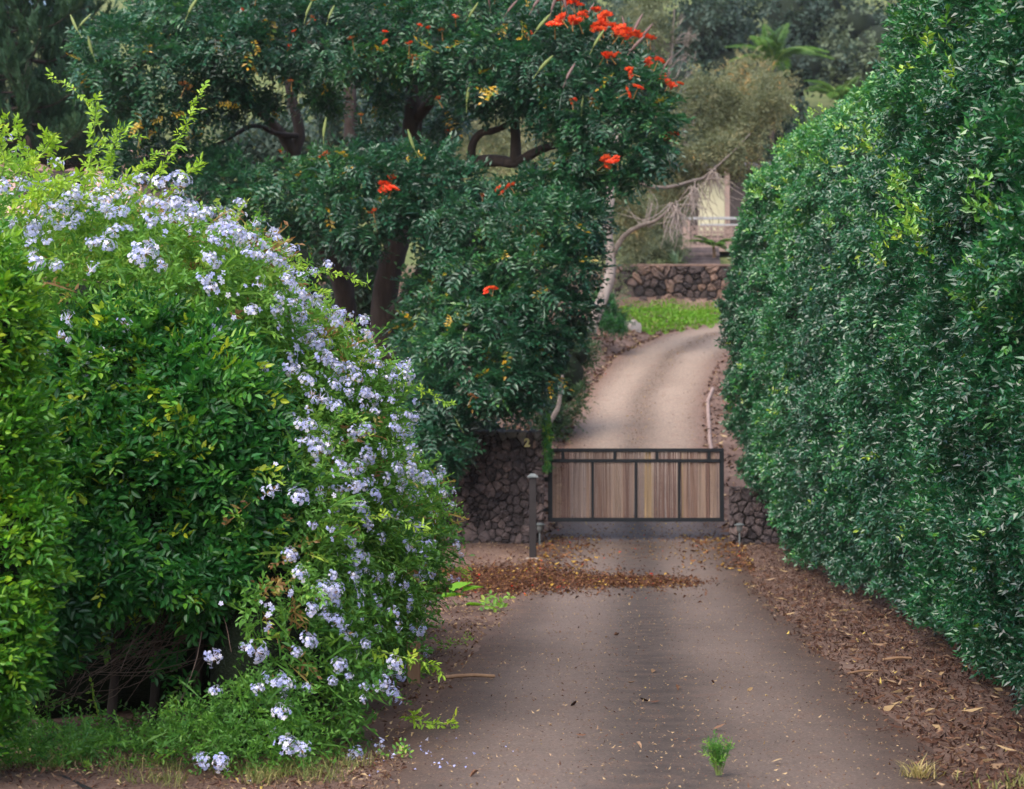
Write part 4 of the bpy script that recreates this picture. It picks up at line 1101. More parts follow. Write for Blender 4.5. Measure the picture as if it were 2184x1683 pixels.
# crown: clumps given as photo x, y, half width, half height (px), distance, half depth (m)
CLUMPS = [
    # upper canopy
    (270, 110, 120, 60, 31.2, 1.0), (215, 160, 60, 40, 30.8, .7), (390, 60, 130, 70, 31.6, 1.2), (350, 150, 120, 50, 31, .9), (500, 20, 130, 80, 32, 1.2), (520, 105, 125, 52, 31, 1.0), (640, 60, 130, 80, 31.4, 1.2), (700, 132, 115, 48, 31, 1.0),
    (460, 180, 90, 38, 31.4, .7), (780, 40, 120, 80, 31.4, 1.2), (800, 130, 90, 45, 31.2, .9), (900, 60, 120, 70, 31.4, 1.2), (930, 130, 90, 45, 31, .9), (1000, 30, 110, 60, 31.4, 1.1), (1030, 110, 110, 60, 31, 1.1), (990, 175, 80, 32, 31, .8), (1110, 60, 100, 60, 31.2, 1.1), (1150, 150, 120, 60, 30.8, 1.1),
    (1070, 200, 80, 36, 30.8, .8), (1220, 90, 90, 55, 30.8, 1), (1240, 190, 110, 60, 30.6, 1), (1290, 130, 80, 50, 30.6, .9), (1340, 190, 80, 60, 30.4, .9), (1180, 235, 70, 40, 30.6, .8), (1280, 270, 100, 50, 30.4, .9), (1370, 260, 60, 60, 30.4, .8), (1380, 320, 50, 50, 30.4, .6), (1310, 330, 80, 45, 30.4, .7), (1240, 335, 65, 32, 30.6, .6), (1330, 370, 45, 35, 30.3, .5),
    (250, 190, 80, 35, 30.9, .6), (330, 210, 70, 35, 31, .6), (420, 215, 45, 35, 31.3, .5), (-20 + 330, 250, 40, 30, 31, .5), (380, 240, 45, 28, 31.2, .5),
    (560, 215, 50, 26, 32, .5), (690, 215, 40, 26, 32.5, .5), (820, 200, 35, 36, 32.6, .5), (790, 300, 50, 26, 33.4, .4), (960, 262, 50, 26, 33.4, .5), (500, 245, 30, 18, 32.2, .3),
    # middle layers
    (300, 330, 90, 45, 32.5, .8), (400, 340, 80, 50, 32.5, .8), (470, 400, 100, 70, 32, 1.0), (560, 420, 100, 60, 31.6, .9), (430, 450, 70, 60, 32, .8), (640, 400, 90, 60, 31, .9), (690, 365, 80, 35, 31, .7), (600, 470, 90, 45, 31.4, .8), (520, 480, 80, 50, 31.8, .8), (740, 352, 70, 32, 30.8, .7), (780, 370, 90, 55, 30.6, .9), (860, 345, 80, 38, 30.6, .8), (930, 360, 80, 40, 30.6, .8), (900, 390, 90, 50, 30.4, .8),
    (720, 430, 90, 60, 30.6, .9), (760, 500, 80, 50, 30.4, .8), (820, 450, 80, 50, 30.4, .8), (980, 400, 80, 45, 30.4, .7), (1040, 412, 80, 34, 30.6, .7), (1150, 400, 80, 40, 31, .7), (1230, 400, 60, 45, 31, .7),
    # lower right mass
    (960, 470, 100, 55, 30.2, .9), (1060, 470, 100, 60, 30, 1), (1160, 470, 90, 60, 30.2, .9), (1230, 480, 60, 60, 30.4, .8), (1000, 560, 100, 60, 30.2, 1), (1110, 560, 100, 60, 30, 1), (1210, 570, 70, 60, 30.2, .8), (940, 620, 80, 60, 30.6, .9), (1040, 650, 100, 60, 30, 1), (1150, 640, 90, 60, 30, .9), (1220, 650, 50, 50, 30.2, .6),
    (900, 700, 60, 50, 30.8, .7), (980, 730, 100, 60, 30, .9), (1090, 730, 90, 60, 29.9, .9), (1170, 720, 60, 50, 30, .7), (930, 790, 80, 55, 30.2, .8), (1030, 810, 90, 60, 29.9, .9), (1120, 800, 70, 60, 29.9, .8), (950, 855, 75, 48, 30, .8), (1060, 835, 75, 42, 29.9, .8), (1115, 810, 40, 36, 30, .6), (930, 930, 70, 50, 29.9, .7), (950, 955, 50, 45, 29.8, .6), (900, 1000, 60, 50, 29.9, .6), (880, 880, 60, 60, 30.6, .7),
]
tb = []
for (x, y, rx, ry, d, rd) in CLUMPS:
    c = at(x, y, d); k = d / FPX
    tb.append((tuple(c), (rx * k * .93, rd, ry * k * .93)))
tv = [sprig(g, 11, .25, .092, .044, leaf2, 62, .22, .35, .2, .003, True) for _ in range(6)]
P, N = blob_surface(g, tb, 74, .14, .16, 1.8, .30, 11, True)
D = mixdir(g, N, .75, -.10, .45); U = N * .55 + np.array((0, -.15, .9)) + g.normal(size=N.shape) * .3
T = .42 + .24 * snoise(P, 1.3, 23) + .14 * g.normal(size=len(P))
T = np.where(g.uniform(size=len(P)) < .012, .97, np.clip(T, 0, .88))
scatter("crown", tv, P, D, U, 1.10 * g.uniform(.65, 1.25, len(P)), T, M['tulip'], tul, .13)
# inner leaves that fill the clumps
Pi = []; 
for c, r in tb:
    n = int(26 * r[0] * r[2] * 4)
    Pi.append(np.array(c) + np.array(r) * unit(g, n) * (g.uniform(0, .75, (n, 1)) ** .5) + np.array((0, .25, 0)))
Pi = np.concatenate(Pi); Ni = unit(g, len(Pi))
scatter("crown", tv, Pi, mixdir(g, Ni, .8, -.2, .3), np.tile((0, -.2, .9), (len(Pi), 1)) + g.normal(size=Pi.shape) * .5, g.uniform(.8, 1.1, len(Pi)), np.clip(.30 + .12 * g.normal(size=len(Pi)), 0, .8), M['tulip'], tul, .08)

# red flower heads, seed pods, dry flower stalks
def red_mesh(g, dry=False):
    V = []; F = []; T = []; c = 0
    for i in range(9 if not dry else 6):
        a = g.uniform(0, 6.28); r = g.uniform(.02, .12)
        ctr = np.array((r * math.cos(a), r * math.sin(a), .05 * (1 - (r / .12) ** 2)))
        for k in range(5):
            b = a + k * 1.257 + g.normal() * .2
            out = np.array((math.cos(b), math.sin(b), 0))
            L = .075 if not dry else .05
            sd_ = np.cross(out, (0, 0, 1))
            v = np.array([ctr, ctr + out * .035 + (0, 0, .045) + sd_ * .028, ctr + out * L + (0, 0, .055), ctr + out * .035 + (0, 0, .045) - sd_ * .028])
            V.append(v); F.append(np.array([(0, 1, 2), (0, 2, 3)]) + c); c += 4
            T += [g.uniform(.1, .75)] * 2 if not dry else [g.uniform(.0, .35) if g.uniform() < .4 else .95] * 2
    sv, sf = tube_arrays(np.array([(0, 0, -.22), (0.01, 0, -.1), (0, 0, .03)]), .011, .008, 4)
    tf = np.concatenate([sf[:, [0, 1, 2]], sf[:, [0, 2, 3]]])
    V.append(sv); F.append(tf + c); T += [.97] * len(tf)
    me = bpy.data.meshes.new("flower_head"); fill_mesh(me, np.concatenate(V), np.concatenate(F), False, np.array(T)); me.materials.append(M['red']); return me
RM = [red_mesh(g) for _ in range(4)]; DM = [red_mesh(g, True) for _ in range(3)]
def put(me, name, p, s, parent, tilt=.35, seed=0):
    gg = np.random.default_rng(seed)
    o = bpy.data.objects.new(name, me); b = parent.get("_base")
    o.location = [p[k] - b[k] for k in range(3)]
    o.rotation_euler = (gg.normal() * tilt + .35, gg.normal() * tilt, gg.uniform(0, 6.28)); o.scale = (s, s, s)
    COL.objects.link(o); o.parent = parent
    return o
def on_tree(px, py, lift=.12):
    h = hit_blobs(px, py, tb)
    return (at(px, py, 30.2), None) if h is None else (h[1] + h[2] * lift + np.array((0, -.1, .0)), h[2])
reds = [(1195, 5, 1), (1215, 12, .9), (1245, 30, .8), (1240, 50, .7), (1275, 25, .8), (1205, 55, 1.2), (1222, 57, 1.1), (1265, 60, 1.2), (1283, 48, 1.1), (1300, 75, 1.2), (1285, 80, 1.1), (1335, 72, 1.2), (1355, 78, 1.2), (1378, 82, 1.0), (1313, 92, 1.1), (1335, 97, 1), (1300, 118, .9), (1288, 118, .8), (1385, 137, 1), (1348, 165, .8), (1355, 186, 1), (1412, 168, .9), (1408, 182, .8), (1432, 184, .8), (1450, 182, .7), (1440, 289, .7), (1425, 298, .6), (1302, 358, 1), (1312, 357, .8), (1322, 356, .7), (830, 396, 1), (845, 398, 1.1), (818, 102, .6), (912, 55, .6), (1062, 405, .9), (1040, 630, .7), (636, 88, .6), (560, 2, .7), (1045, 0, .7)]
for i, (px, py, s) in enumerate(reds):
    for q in range(2):
        p, n = on_tree(px + q * 9 * g.normal(), py + q * 6 * g.normal()); put(RM[(i + q) % 4], "flower_head", p, s * .70, tul, .35, 700 + i + 60 * q)
dries = [(393, 175, 1), (745, 100, .8), (885, 105, .8), (890, 120, .7), (938, 62, .7), (960, 40, .7), (710, 345, .9), (935, 215, .7), (1210, 220, .7), (955, 272, .6), (1020, 410, .6), (790, 470, .8), (780, 170, .7), (622, 178, .7), (1130, 95, .6), (1260, 205, .6), (600, 325, .6), (1110, 505, .6), (1010, 835, .7), (770, 250, .6), (530, 30, .6), (660, 40, .6)]
for i, (px, py, s) in enumerate(dries):
    p, n = on_tree(px, py); o = put(DM[i % 3], "spent_flower_head", p, s * .85, tul, .3, 760 + i)
def pod_mesh(g, dark):
    P = smooth_path([(0, 0, 0), (.01, 0, .10), (.03, 0, .22), (.05, 0, .34)], 4)
    r = .028 * np.sin(np.linspace(.12, 1, len(P)) * math.pi * .97) ** .7 + .002
    V, F = tube_arrays(P, r, None, 6); V[:, 1] *= .55
    sv, sf = tube_arrays(np.array([(0, 0, -.18), (0, 0, 0.01)]), .007, .006, 4)
    V2, F2 = join([(V, F), (sv, sf)])
    me = bpy.data.meshes.new("seed_pod"); fill_mesh(me, V2, F2, True, np.full(len(F2), .85 if dark else .4)); me.materials.append(M['pod']); return me
PG, PK = pod_mesh(g, False), pod_mesh(g, True)
pods = [(650, 25, .2, 0), (690, 30, .25, 0), (610, 145, -.5, 0), (740, 165, -.5, 0), (690, 280, 0, 0), (795, 265, .6, 0), (895, 325, -.5, 0), (1275, 95, .5, 0), (1000, 15, .6, 0), (1150, 130, .6, 0), (1145, 80, .7, 0), (170, 45, .7, 0), (165, 55, -.6, 0), (400, 20, .4, 0), (210, 95, -.4, 0), (975, 880, -.5, 0), (1350, 60, .3, 1), (1335, 55, -.4, 1), (1365, 75, .6, 1), (1255, 20, .3, 1), (1180, 10, -.5, 1), (1130, 15, .5, 1), (1090, 20, .6, 1), (1420, 175, .1, 1), (1395, 150, .5, 1), (1160, 20, .2, 1), (1060, 15, -.4, 1), (1210, 30, -.3, 1), (1330, 100, .6, 1), (1240, 205, 0, 0), (1010, 195, .1, 0), (1215, 160, .3, 1)]
for i, (px, py, lean, dk) in enumerate(pods):
    p, n = on_tree(px, py + 10, .16)
    o = bpy.data.objects.new("seed_pod", PK if dk else PG)
    o.location = p - np.array(tul["_base"]); o.rotation_euler = (g.normal() * .2, lean, g.uniform(-.5, .5)); s = g.uniform(.6, .95); o.scale = (s, s, s)
    COL.objects.link(o); o.parent = tul
# the yellow pinnate leaves
yl = [(505, 205), (490, 200), (352, 255), (385, 235), (300, 250), (345, 230), (1055, 190), (880, 330), (980, 660), (1155, 590)]
P = np.array([on_tree(x, y, .2)[0] for x, y in yl]); 
o = scatter("yellow_leaf", tv, P, np.tile((-.7, -.2, -.3), (len(P), 1)) + g.normal(size=P.shape) * .4, np.tile((0, -.9, .5), (len(P), 1)), np.full(len(P), .8), np.full(len(P), .98), M['tulip'], tul, .02)

# ================================================================== trees and shrubs behind
def crown(parent, blobs, per_m2, variants, size, mat, tint=.45, seed=0, out=.7, up=.1, rnd=.6, tscale=.6, lump=.2, depth=.25, hullk=None, name="crown", sub=14):
    gg = np.random.default_rng(900 + seed)
    full = blobs
    if sub:
        blobs = []
        for c, r in full:
            for u in unit(gg, sub):
                blobs.append((tuple(np.array(c) + np.array(r) * u * gg.uniform(.35, .95)), tuple(np.array(r) * gg.uniform(.20, .46, 3))))
    P, N = blob_surface(gg, blobs, per_m2, lump, depth, .9, .15, 40 + seed)
    D = mixdir(gg, N, out, up, rnd); U = N * .4 + np.array((0, -.2, .9)) + gg.normal(size=N.shape) * .5
    T = tint + .2 * snoise(P, tscale, 60 + seed) + .13 * gg.normal(size=len(P))
    o = scatter(name, variants, P, D, U, size * gg.uniform(.75, 1.25, len(P)), np.clip(T, 0, 1), mat, parent, .12)
    if hullk: hull("inner_twigs", full, hullk, M['hull'], parent, .15, seed)
    return o
def B(x, y, rx, ry, d, rd):
    k = d / FPX; return (tuple(at(x, y, d)), (rx * k, rd, ry * k))
def base_at(x, d):
    p = at(x, HZ, d); return (p[0], p[1], float(ground_z(p[0], p[1])))
g = np.random.default_rng(71)
wide = [sprig(g, 7, .35, .17, .085, leaf2, 60, .5, .3, .3) for _ in range(5)]
fine = [sprig(g, 9, .30, .13, .034, leaf2, 45, .5, .5, .3) for _ in range(5)]
medium = [sprig(g, 9, .18, .085, .04, leaf2, 58, .5, .3, .3) for _ in range(5)]

def bg_trunk(parent, x0, y0, x1, y1, d, r0, r1, mat='bark', seed=0, mid=0):
    gg = np.random.default_rng(seed)
    limb([(x0, y0, d), ((x0 * 2 + x1) / 3 + mid, (y0 * 2 + y1) / 3, d), ((x0 + 2 * x1) / 3 + mid * .6, (y0 + 2 * y1) / 3, d), (x1, y1, d)], r0, r1, "trunk", mat, parent, .06, 8, seed)

# shrubs under and beside the tulip tree
t = thing("understory_shrub", "shaded dark shrub beneath the tulip tree trunks", "shrub", base_at(660, 37))
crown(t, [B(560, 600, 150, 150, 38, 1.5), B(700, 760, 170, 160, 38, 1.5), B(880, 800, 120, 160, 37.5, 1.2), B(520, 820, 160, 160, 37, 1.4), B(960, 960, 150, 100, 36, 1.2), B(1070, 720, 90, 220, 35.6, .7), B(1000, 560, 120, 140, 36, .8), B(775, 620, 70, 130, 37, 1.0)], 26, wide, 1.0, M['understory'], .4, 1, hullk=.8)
t = thing("conifer_shrub", "dense dark fine leaved shrub left of the concrete driveway", "shrub", base_at(1210, 41))
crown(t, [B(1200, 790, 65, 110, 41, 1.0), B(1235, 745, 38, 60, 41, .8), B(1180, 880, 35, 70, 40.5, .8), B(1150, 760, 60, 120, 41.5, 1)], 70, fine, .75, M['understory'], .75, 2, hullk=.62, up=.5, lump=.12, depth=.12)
bg_trunk(t, 1165, 910, 1200, 800, 39.6, .06, .03, 'twig', 4, 12)
t = thing("vine", "bright green creeper hanging on the end of the stone wall", "vine", (.52, 30.9, .4))
gg = np.random.default_rng(5)
P = np.array([at(1166 + 4 * gg.normal(), gg.uniform(885, 1000), 30.95 + .1 * gg.normal()) for _ in range(240)]); P[:, 0] += .0
scatter("foliage", medium, P, np.tile((0, -.4, -.5), (240, 1)) + gg.normal(size=P.shape) * .5, np.tile((0, -.8, .5), (240, 1)), np.full(240, .45) * gg.uniform(.7, 1.2, 240), np.clip(.55 + .2 * gg.normal(size=240), 0, .9), M['shrub'], t)

# pale trunked tree behind
pb = thing("paperbark_tree", "pale trunked tree with thin olive foliage behind the tulip tree", "tree", at(1262, 700, 50))
limb([(1258, 705, 50), (1275, 660, 50), (1296, 605, 50), (1303, 560, 50), (1296, 500, 50), (1300, 430, 50), (1308, 350, 50.5), (1330, 220, 51), (1350, 100, 51)], .155, .09, "trunk", 'paperbark', pb, .10, 9, 31)
limb([(1300, 560, 50), (1330, 505, 49.8), (1370, 480, 49.6), (1400, 470, 49.5), (1440, 435, 49.4)], .07, .03, "limb", 'limbgrey', pb, .15, 7, 32)
limb([(1500, 380, 51), (1535, 350, 51), (1575, 312, 51.2), (1600, 285, 51.4)], .035, .012, "limb", 'limbgrey', pb, .12, 7, 33)
limb([(1310, 360, 50.5), (1400, 400, 50.6), (1500, 380, 51)], .05, .04, "limb", 'limbgrey', pb, .12, 7, 34)
crown(pb, [B(1390, 250, 60, 120, 52, 1.5), B(1470, 300, 80, 100, 52.5, 1.5), B(1550, 250, 90, 80, 53, 1.5), B(1620, 220, 75, 60, 53, 1.3), B(1500, 190, 60, 60, 53, 1.2), B(1420, 400, 60, 70, 52.5, 1.2), B(1350, 450, 50, 90, 53, 1.2), B(1470, 330, 80, 50, 52, 1), B(1540, 320, 60, 45, 52, 1), B(1400, 330, 60, 60, 52, 1), B(1590, 300, 50, 40, 52.5, 1)], 46, fine, 1.1, M['olive'], .42, 3, up=-.2, lump=.3, depth=.3)
tw = []
gg = np.random.default_rng(77)
def spray(cx, cy, d, n, lx, ly, r=.012):
    for i in range(n):
        a = at(cx + gg.normal() * 5, cy + gg.normal() * 5, d)
        e = at(cx + lx * gg.normal(), cy + ly + abs(ly) * .4 * gg.normal(), d + .4 * gg.normal())
        tw.append(tube_arrays(smooth_path([a, (a + e) / 2 + gg.normal(size=3) * .12, e], 4), r, r * .25, 4))
spray(1440, 440, 49.4, 26, 35, 60, .016); spray(1385, 480, 49.6, 12, 40, -50, .012); spray(1520, 370, 50.8, 24, 40, 60, .013); spray(1480, 400, 50.4, 26, 25, 75, .014)
V, F = join(tw)
stuff(mesh_obj("bare_twigs", V, F, M['twig'], pb, True))
t = thing("roadside_shrub", "low olive shrub with orange tips around the pale trunk", "shrub", base_at(1340, 55))
crown(t, [B(1318, 600, 32, 80, 56, 1.2), B(1310, 540, 40, 70, 57, 1.2), B(1375, 525, 60, 42, 69, 1.2), B(1425, 532, 32, 32, 69, 1), B(1390, 470, 60, 60, 70, 1.2), B(1340, 470, 50, 70, 60, 1.2), B(1425, 440, 35, 50, 70, 1)], 48, fine, 1.1, M['olive'], .30, 4, lump=.3)
t = thing("low_green_shrub", "low bright green shrub at the foot of the pale trunk", "shrub", base_at(1302, 52.5))
crown(t, [B(1302, 680, 28, 42, 52.5, .7), B(1290, 650, 25, 40, 53, .6)], 130, medium, 1.0, M['shrub'], .25, 5)
# dead grey tree
dt = thing("bare_tree", "leafless pale grey tree beside the red flowers", "tree", base_at(1425, 72))
tw = []
gg = np.random.default_rng(78)
limb([(1425, 600, 72), (1428, 400, 72), (1422, 220, 72), (1432, 120, 72), (1438, 20, 72)], .10, .035, "trunk", 'twig', dt, .08, 7, 41)
for i in range(46):
    y0 = gg.uniform(60, 330); s = gg.choice((-1, 1)); L = gg.uniform(25, 75)
    a = at(1428, y0, 72); m_ = at(1428 + s * L * .5, y0 - 25 * gg.uniform(.2, 1.4), 72 + gg.normal() * .5); e = at(1428 + s * L, y0 - 60 * gg.uniform(.0, 1.2), 72 + gg.normal())
    tw.append(tube_arrays(smooth_path([a, m_, e], 4), .028, .007, 4))
    for q in range(4):
        b2 = m_ + (e - m_) * gg.uniform(); e2 = b2 + np.array((s * .3 * gg.uniform(), gg.normal() * .2, gg.uniform(.0, .7)))
        tw.append(tube_arrays(np.array([b2, (b2 + e2) / 2 + gg.normal(size=3) * .04, e2]), .012, .005, 3))
V, F = join(tw)
stuff(mesh_obj("bare_branches", V, F, M['twig'], dt, True))

big = [
    ("dark_tree", "tall dark tree standing left of the palm on the far hill", [B(1520, 60, 110, 110, 112, 4), B(1560, 160, 90, 80, 111, 3.5), B(1470, 120, 60, 90, 112, 3)], 'darktree', .40, 112, (1530, 330, 1530, 60), .5),
    ("dark_tree", "tall dark tree with a reddish trunk behind the palm", [B(1720, 40, 130, 110, 120, 4), B(1800, 120, 110, 90, 119, 4), B(1700, 150, 90, 60, 118, 3)], 'darktree', .40, 120, (1700, 330, 1698, -40), .75),
    ("pale_tree", "paler grey green tree above the far end of the hedge", [B(1870, 110, 80, 90, 116, 3), B(1830, 60, 60, 60, 117, 3), B(1900, 180, 70, 60, 115, 3)], 'paletree', .40, 116, (1880, 300, 1870, 60), .4),
    ("dark_tree", "dark tree at the top right behind the hedge", [B(1990, 60, 110, 120, 124, 4), B(2080, 40, 100, 120, 124, 4)], 'darktree', .33, 124, (2000, 300, 2000, 40), .6),
    ("olive_tree", "olive yellow tree just right of the red flowers at the top", [B(1370, 20, 60, 70, 72, 2), B(1340, 80, 60, 60, 72, 2), B(1400, 60, 35, 60, 72, 1.5)], 'olive', .40, 72, (1370, 420, 1370, 20), .25),
    ("brown_tree", "thin brownish tree seen through the gaps of the tulip tree", [B(880, 300, 160, 90, 62, 3), B(1020, 290, 130, 90, 63, 3), B(1150, 330, 130, 100, 63, 3), B(760, 330, 110, 80, 62, 2.5)], 'olive', .46, 62, (950, 560, 950, 280), .2),
    ("far_tree", "green tree on the far hill behind the middle of the tulip crown", [B(900, 60, 170, 130, 115, 5), B(840, 160, 130, 80, 113, 4), B(980, 150, 120, 90, 113, 4)], 'darktree', .5, 115, (900, 300, 900, 60), .5),
    ("far_tree", "green tree on the far hill behind the right of the tulip crown", [B(1180, 60, 150, 130, 112, 5), B(1250, 160, 130, 90, 111, 4), B(1110, 170, 110, 90, 112, 4), B(1350, 120, 80, 110, 110, 3)], 'darktree', .5, 112, (1180, 300, 1180, 60), .5),
    ("far_tree", "green tree on the far hill behind the left of the tulip crown", [B(620, 40, 170, 120, 118, 5), B(430, 20, 140, 90, 119, 5), B(700, 130, 90, 60, 117, 4)], 'darktree', .55, 118, (620, 260, 620, 60), .5),
    ("golden_tree", "golden olive tree below the palm", [B(1640, 190, 60, 45, 78, 2), B(1590, 170, 45, 45, 78, 1.5), B(1660, 240, 50, 40, 77, 1.5)], 'olive', .62, 78, (1620, 420, 1620, 200), .2),
    ("mid_tree", "shaded tree close behind the forked tulip tree limbs", [B(640, 270, 110, 60, 46, 2), B(760, 290, 110, 70, 46, 2), B(560, 330, 70, 50, 46, 1.5), B(900, 250, 110, 60, 47, 2)], 'darktree', .4, 46, (700, 500, 700, 280), .15),
    ("hill_shrub", "round green shrub on the grassy slope at left", [B(250, 245, 60, 45, 88, 2.0), B(200, 230, 60, 40, 89, 2)], 'paletree', .2, 88, (240, 330, 240, 250), .2),
    ("dark_tree", "dark tree between the bare grey tree and the far hill", [B(1440, 190, 60, 110, 98, 3), B(1650, 300, 90, 100, 100, 3), B(1560, 330, 80, 90, 96, 3)], 'darktree', .36, 98, (1460, 420, 1460, 120), .35),
]
for i, (nm, lab, bl, mt, ti, d, (x0, y0, x1, y1), r) in enumerate(big):
    t = thing(nm, lab, "shrub" if nm == "hill_shrub" else "tree", base_at(x0, d), "trees on the far slope")
    far = d > 90
    crown(t, bl, 8 if far else 20, wide if mt != 'olive' else fine, 2.0 if far else 1.4, M[mt], ti, 10 + i, lump=.5, depth=.35, tscale=.35, hullk=.62 if far else None)
    zb = base_at(x0, d); yb = HZ - (zb[2] - 1.6) * FPX / d
    bg_trunk(t, x0, yb + 10, x1, y1, d, r * .6, r * .3, 'bark', 50 + i, 0)

# conifers, top left
def conifer(name, label, px, d, top_px, base_z, seed, spread, lo_px):
    gg = np.random.default_rng(seed)
    b = base_at(px, d); t = thing(name, label, "conifer", b)
    top = at(px, top_px, d); low = at(px, lo_px, d)[2]
    V, F = tube_arrays(smooth_path([b, (b[0] + .1, b[1], (b[2] + top[2]) / 2), tuple(top)], 8), .16, .03, 8, .05, seed)
    mesh_obj("trunk", V, F, M['bark'], t, True)
    cord = []
    for _ in range(4):
        Vv = []; Fv = []; c = 0; Tt = []
        for k in range(16):
            tt = k / 15; a = gg.uniform(0, 6.28)
            dirv = np.array((math.cos(a) * .6, 1.0, math.sin(a) * .6)); dirv /= np.linalg.norm(dirv)
            L = .13 * gg.uniform(.7, 1.2); sdv = np.cross(dirv, (.1, 0, 1)); sdv /= np.linalg.norm(sdv)
            p0 = np.array((0, tt * .34, .10 * tt * tt))
            Vv.append(np.array([p0 - sdv * .018, p0 + sdv * .018, p0 + dirv * L])); Fv.append(np.array([(0, 1, 2)]) + c); c += 3; Tt.append(gg.uniform(-.5, .5))
        cord.append((np.concatenate(Vv), np.concatenate(Fv), np.array(Tt)))
    P = []; Dd = []; brs = []
    z = low
    while z < top[2] - .3:
        f = 1 - max(0, (z - low)) / (top[2] - low + 1e-6)
        n = 6
        a0 = gg.uniform(0, 6.28)
        for k in range(n):
            a = a0 + k * 6.283 / n + gg.normal() * .15
            L = spread * (.35 + .65 * f) * gg.uniform(.8, 1.1)
            e = np.array((math.cos(a), math.sin(a), 0)) * L
            path = smooth_path([(b[0], b[1], z), tuple(np.array((b[0], b[1], z - .05)) + e * .5), tuple(np.array((b[0], b[1], z + .22)) + e)], 5)
            brs.append(tube_arrays(path, .03, .008, 4))
            m_ = int(46 * L / 2)
            for q in range(m_):
                tt = gg.uniform(.22, 1); ip = tt * (len(path) - 1); i0 = min(int(ip), len(path) - 2)
                p = path[i0] + (path[i0 + 1] - path[i0]) * (ip - i0)
                P.append(p); s = gg.choice((-1, 1)); side = np.array((-math.sin(a), math.cos(a), 0)) * s
                Dd.append(side * .55 + np.array((math.cos(a), math.sin(a), 0)) * .45 + np.array((0, 0, .75 + .2 * gg.normal())))
        z += .36
    P = np.array(P); Dd = np.array(Dd)
    V, F = join(brs); stuff(mesh_obj("branches", V, F, M['bark'], t, True))
    scatter("crown", cord, P, Dd, np.tile((0, 0, 1.0), (len(P), 1)) + gg.normal(size=P.shape) * .3, gg.uniform(.9, 1.4, len(P)), np.clip(.45 + .2 * snoise(P, 1.5, seed) + .1 * gg.normal(size=len(P)), 0, 1), M['conifer'], t, .15)
conifer("conifer_tree", "tall dark conifer with brush like branches at the left edge", 48, 44, -160, 0, 81, 2.3, 330)
conifer("conifer_tree", "smaller dark conifer right of the tallest one", 158, 47, -40, 0, 82, 1.5, 350)
conifer("conifer_tree", "dark conifer cut by the left edge of the picture", -70, 46, -140, 0, 83, 2.0, 330)

# palms
def frond(g, L, droop, n=26, w=.035, ll=.45):
    parts = []; T = []
    t = np.linspace(0, 1, 10)
    path = np.stack([np.zeros(10), L * t * (1 - .18 * droop * t), L * (.55 * t - droop * t * t * 1.0)], 1)
    v, f = tube_arrays(path, .03 * L / 2, .006, 4)
    V = [v]; F = [np.concatenate([f[:, [0, 1, 2]], f[:, [0, 2, 3]]])]; c = len(v); T += [.8] * len(F[0])
    for k in range(n):
        tt = .15 + .85 * k / n; ip = tt * 9; i0 = min(int(ip), 8); p = path[i0] + (path[i0 + 1] - path[i0]) * (ip - i0)
        tn = path[i0 + 1] - path[i0]; tn /= np.linalg.norm(tn)
        for s in (-1, 1):
            l = ll * L / 2 * math.sin(math.pi * (.15 + .8 * tt)) * g.uniform(.85, 1.1)
            d = np.array((s * .8, 0, 0)) + tn * .55 + np.array((0, 0, -.15)); d /= np.linalg.norm(d)
            sd_ = np.cross(d, (0, 0, 1)); sd_ /= np.linalg.norm(sd_) + 1e-6
            e = p + d * l + np.array((0, 0, -.25 * l)); m_ = p + d * l * .5 + np.array((0, 0, .03))
            V.append(np.array([p, m_ + sd_ * w, e, m_ - sd_ * w])); F.append(np.array([(0, 1, 2), (0, 2, 3)]) + c); c += 4; T += [g.uniform(.2, .7)] * 2
    return np.concatenate(V), np.concatenate(F), np.array(T)
def palm(label, px, py, d, L, n, seed, trunk_r, droop=.6, group="palms on the far slope", tmat='bark', lift=0.0):
    gg = np.random.default_rng(seed)
    b = base_at(px, d); top = at(px, py, d)
    t = thing("palm_tree", label, "palm", b, group)
    V, F = tube_arrays(smooth_path([(b[0], b[1], b[2] - .2), ((b[0] + top[0]) / 2 + .05, b[1], (b[2] + top[2]) / 2), tuple(top)], 6), trunk_r, trunk_r * .7, 8, .05, seed)
    mesh_obj("trunk", V, F, M[tmat], t, True)
    for k in range(n):
        a = 6.283 * k / n + gg.normal() * .2
        v, f, ti = frond(gg, L * gg.uniform(.85, 1.1), droop * gg.uniform(.7, 1.3), 24, .03 * L / 2)
        el = gg.uniform(-.1, .75) + lift * gg.uniform(.4, 1)
        v = v @ rot('x', el).T @ rot('z', a).T + top
        mesh_obj("frond", v, f, M['palm'], t, False, ti)
palm("arching green palm in front of the dark far trees", 1648, 150, 96, 3.0, 13, 91, .14, 1.0, lift=.75)
palm("smaller pale palm at the top of the hedge line", 1790, 225, 98, 2.4, 10, 92, .12, .9, lift=.6)
palm("short palm with orange trunk below the veranda", 1522, 528, 72, 1.0, 9, 93, .07, .55, None, 'wood')
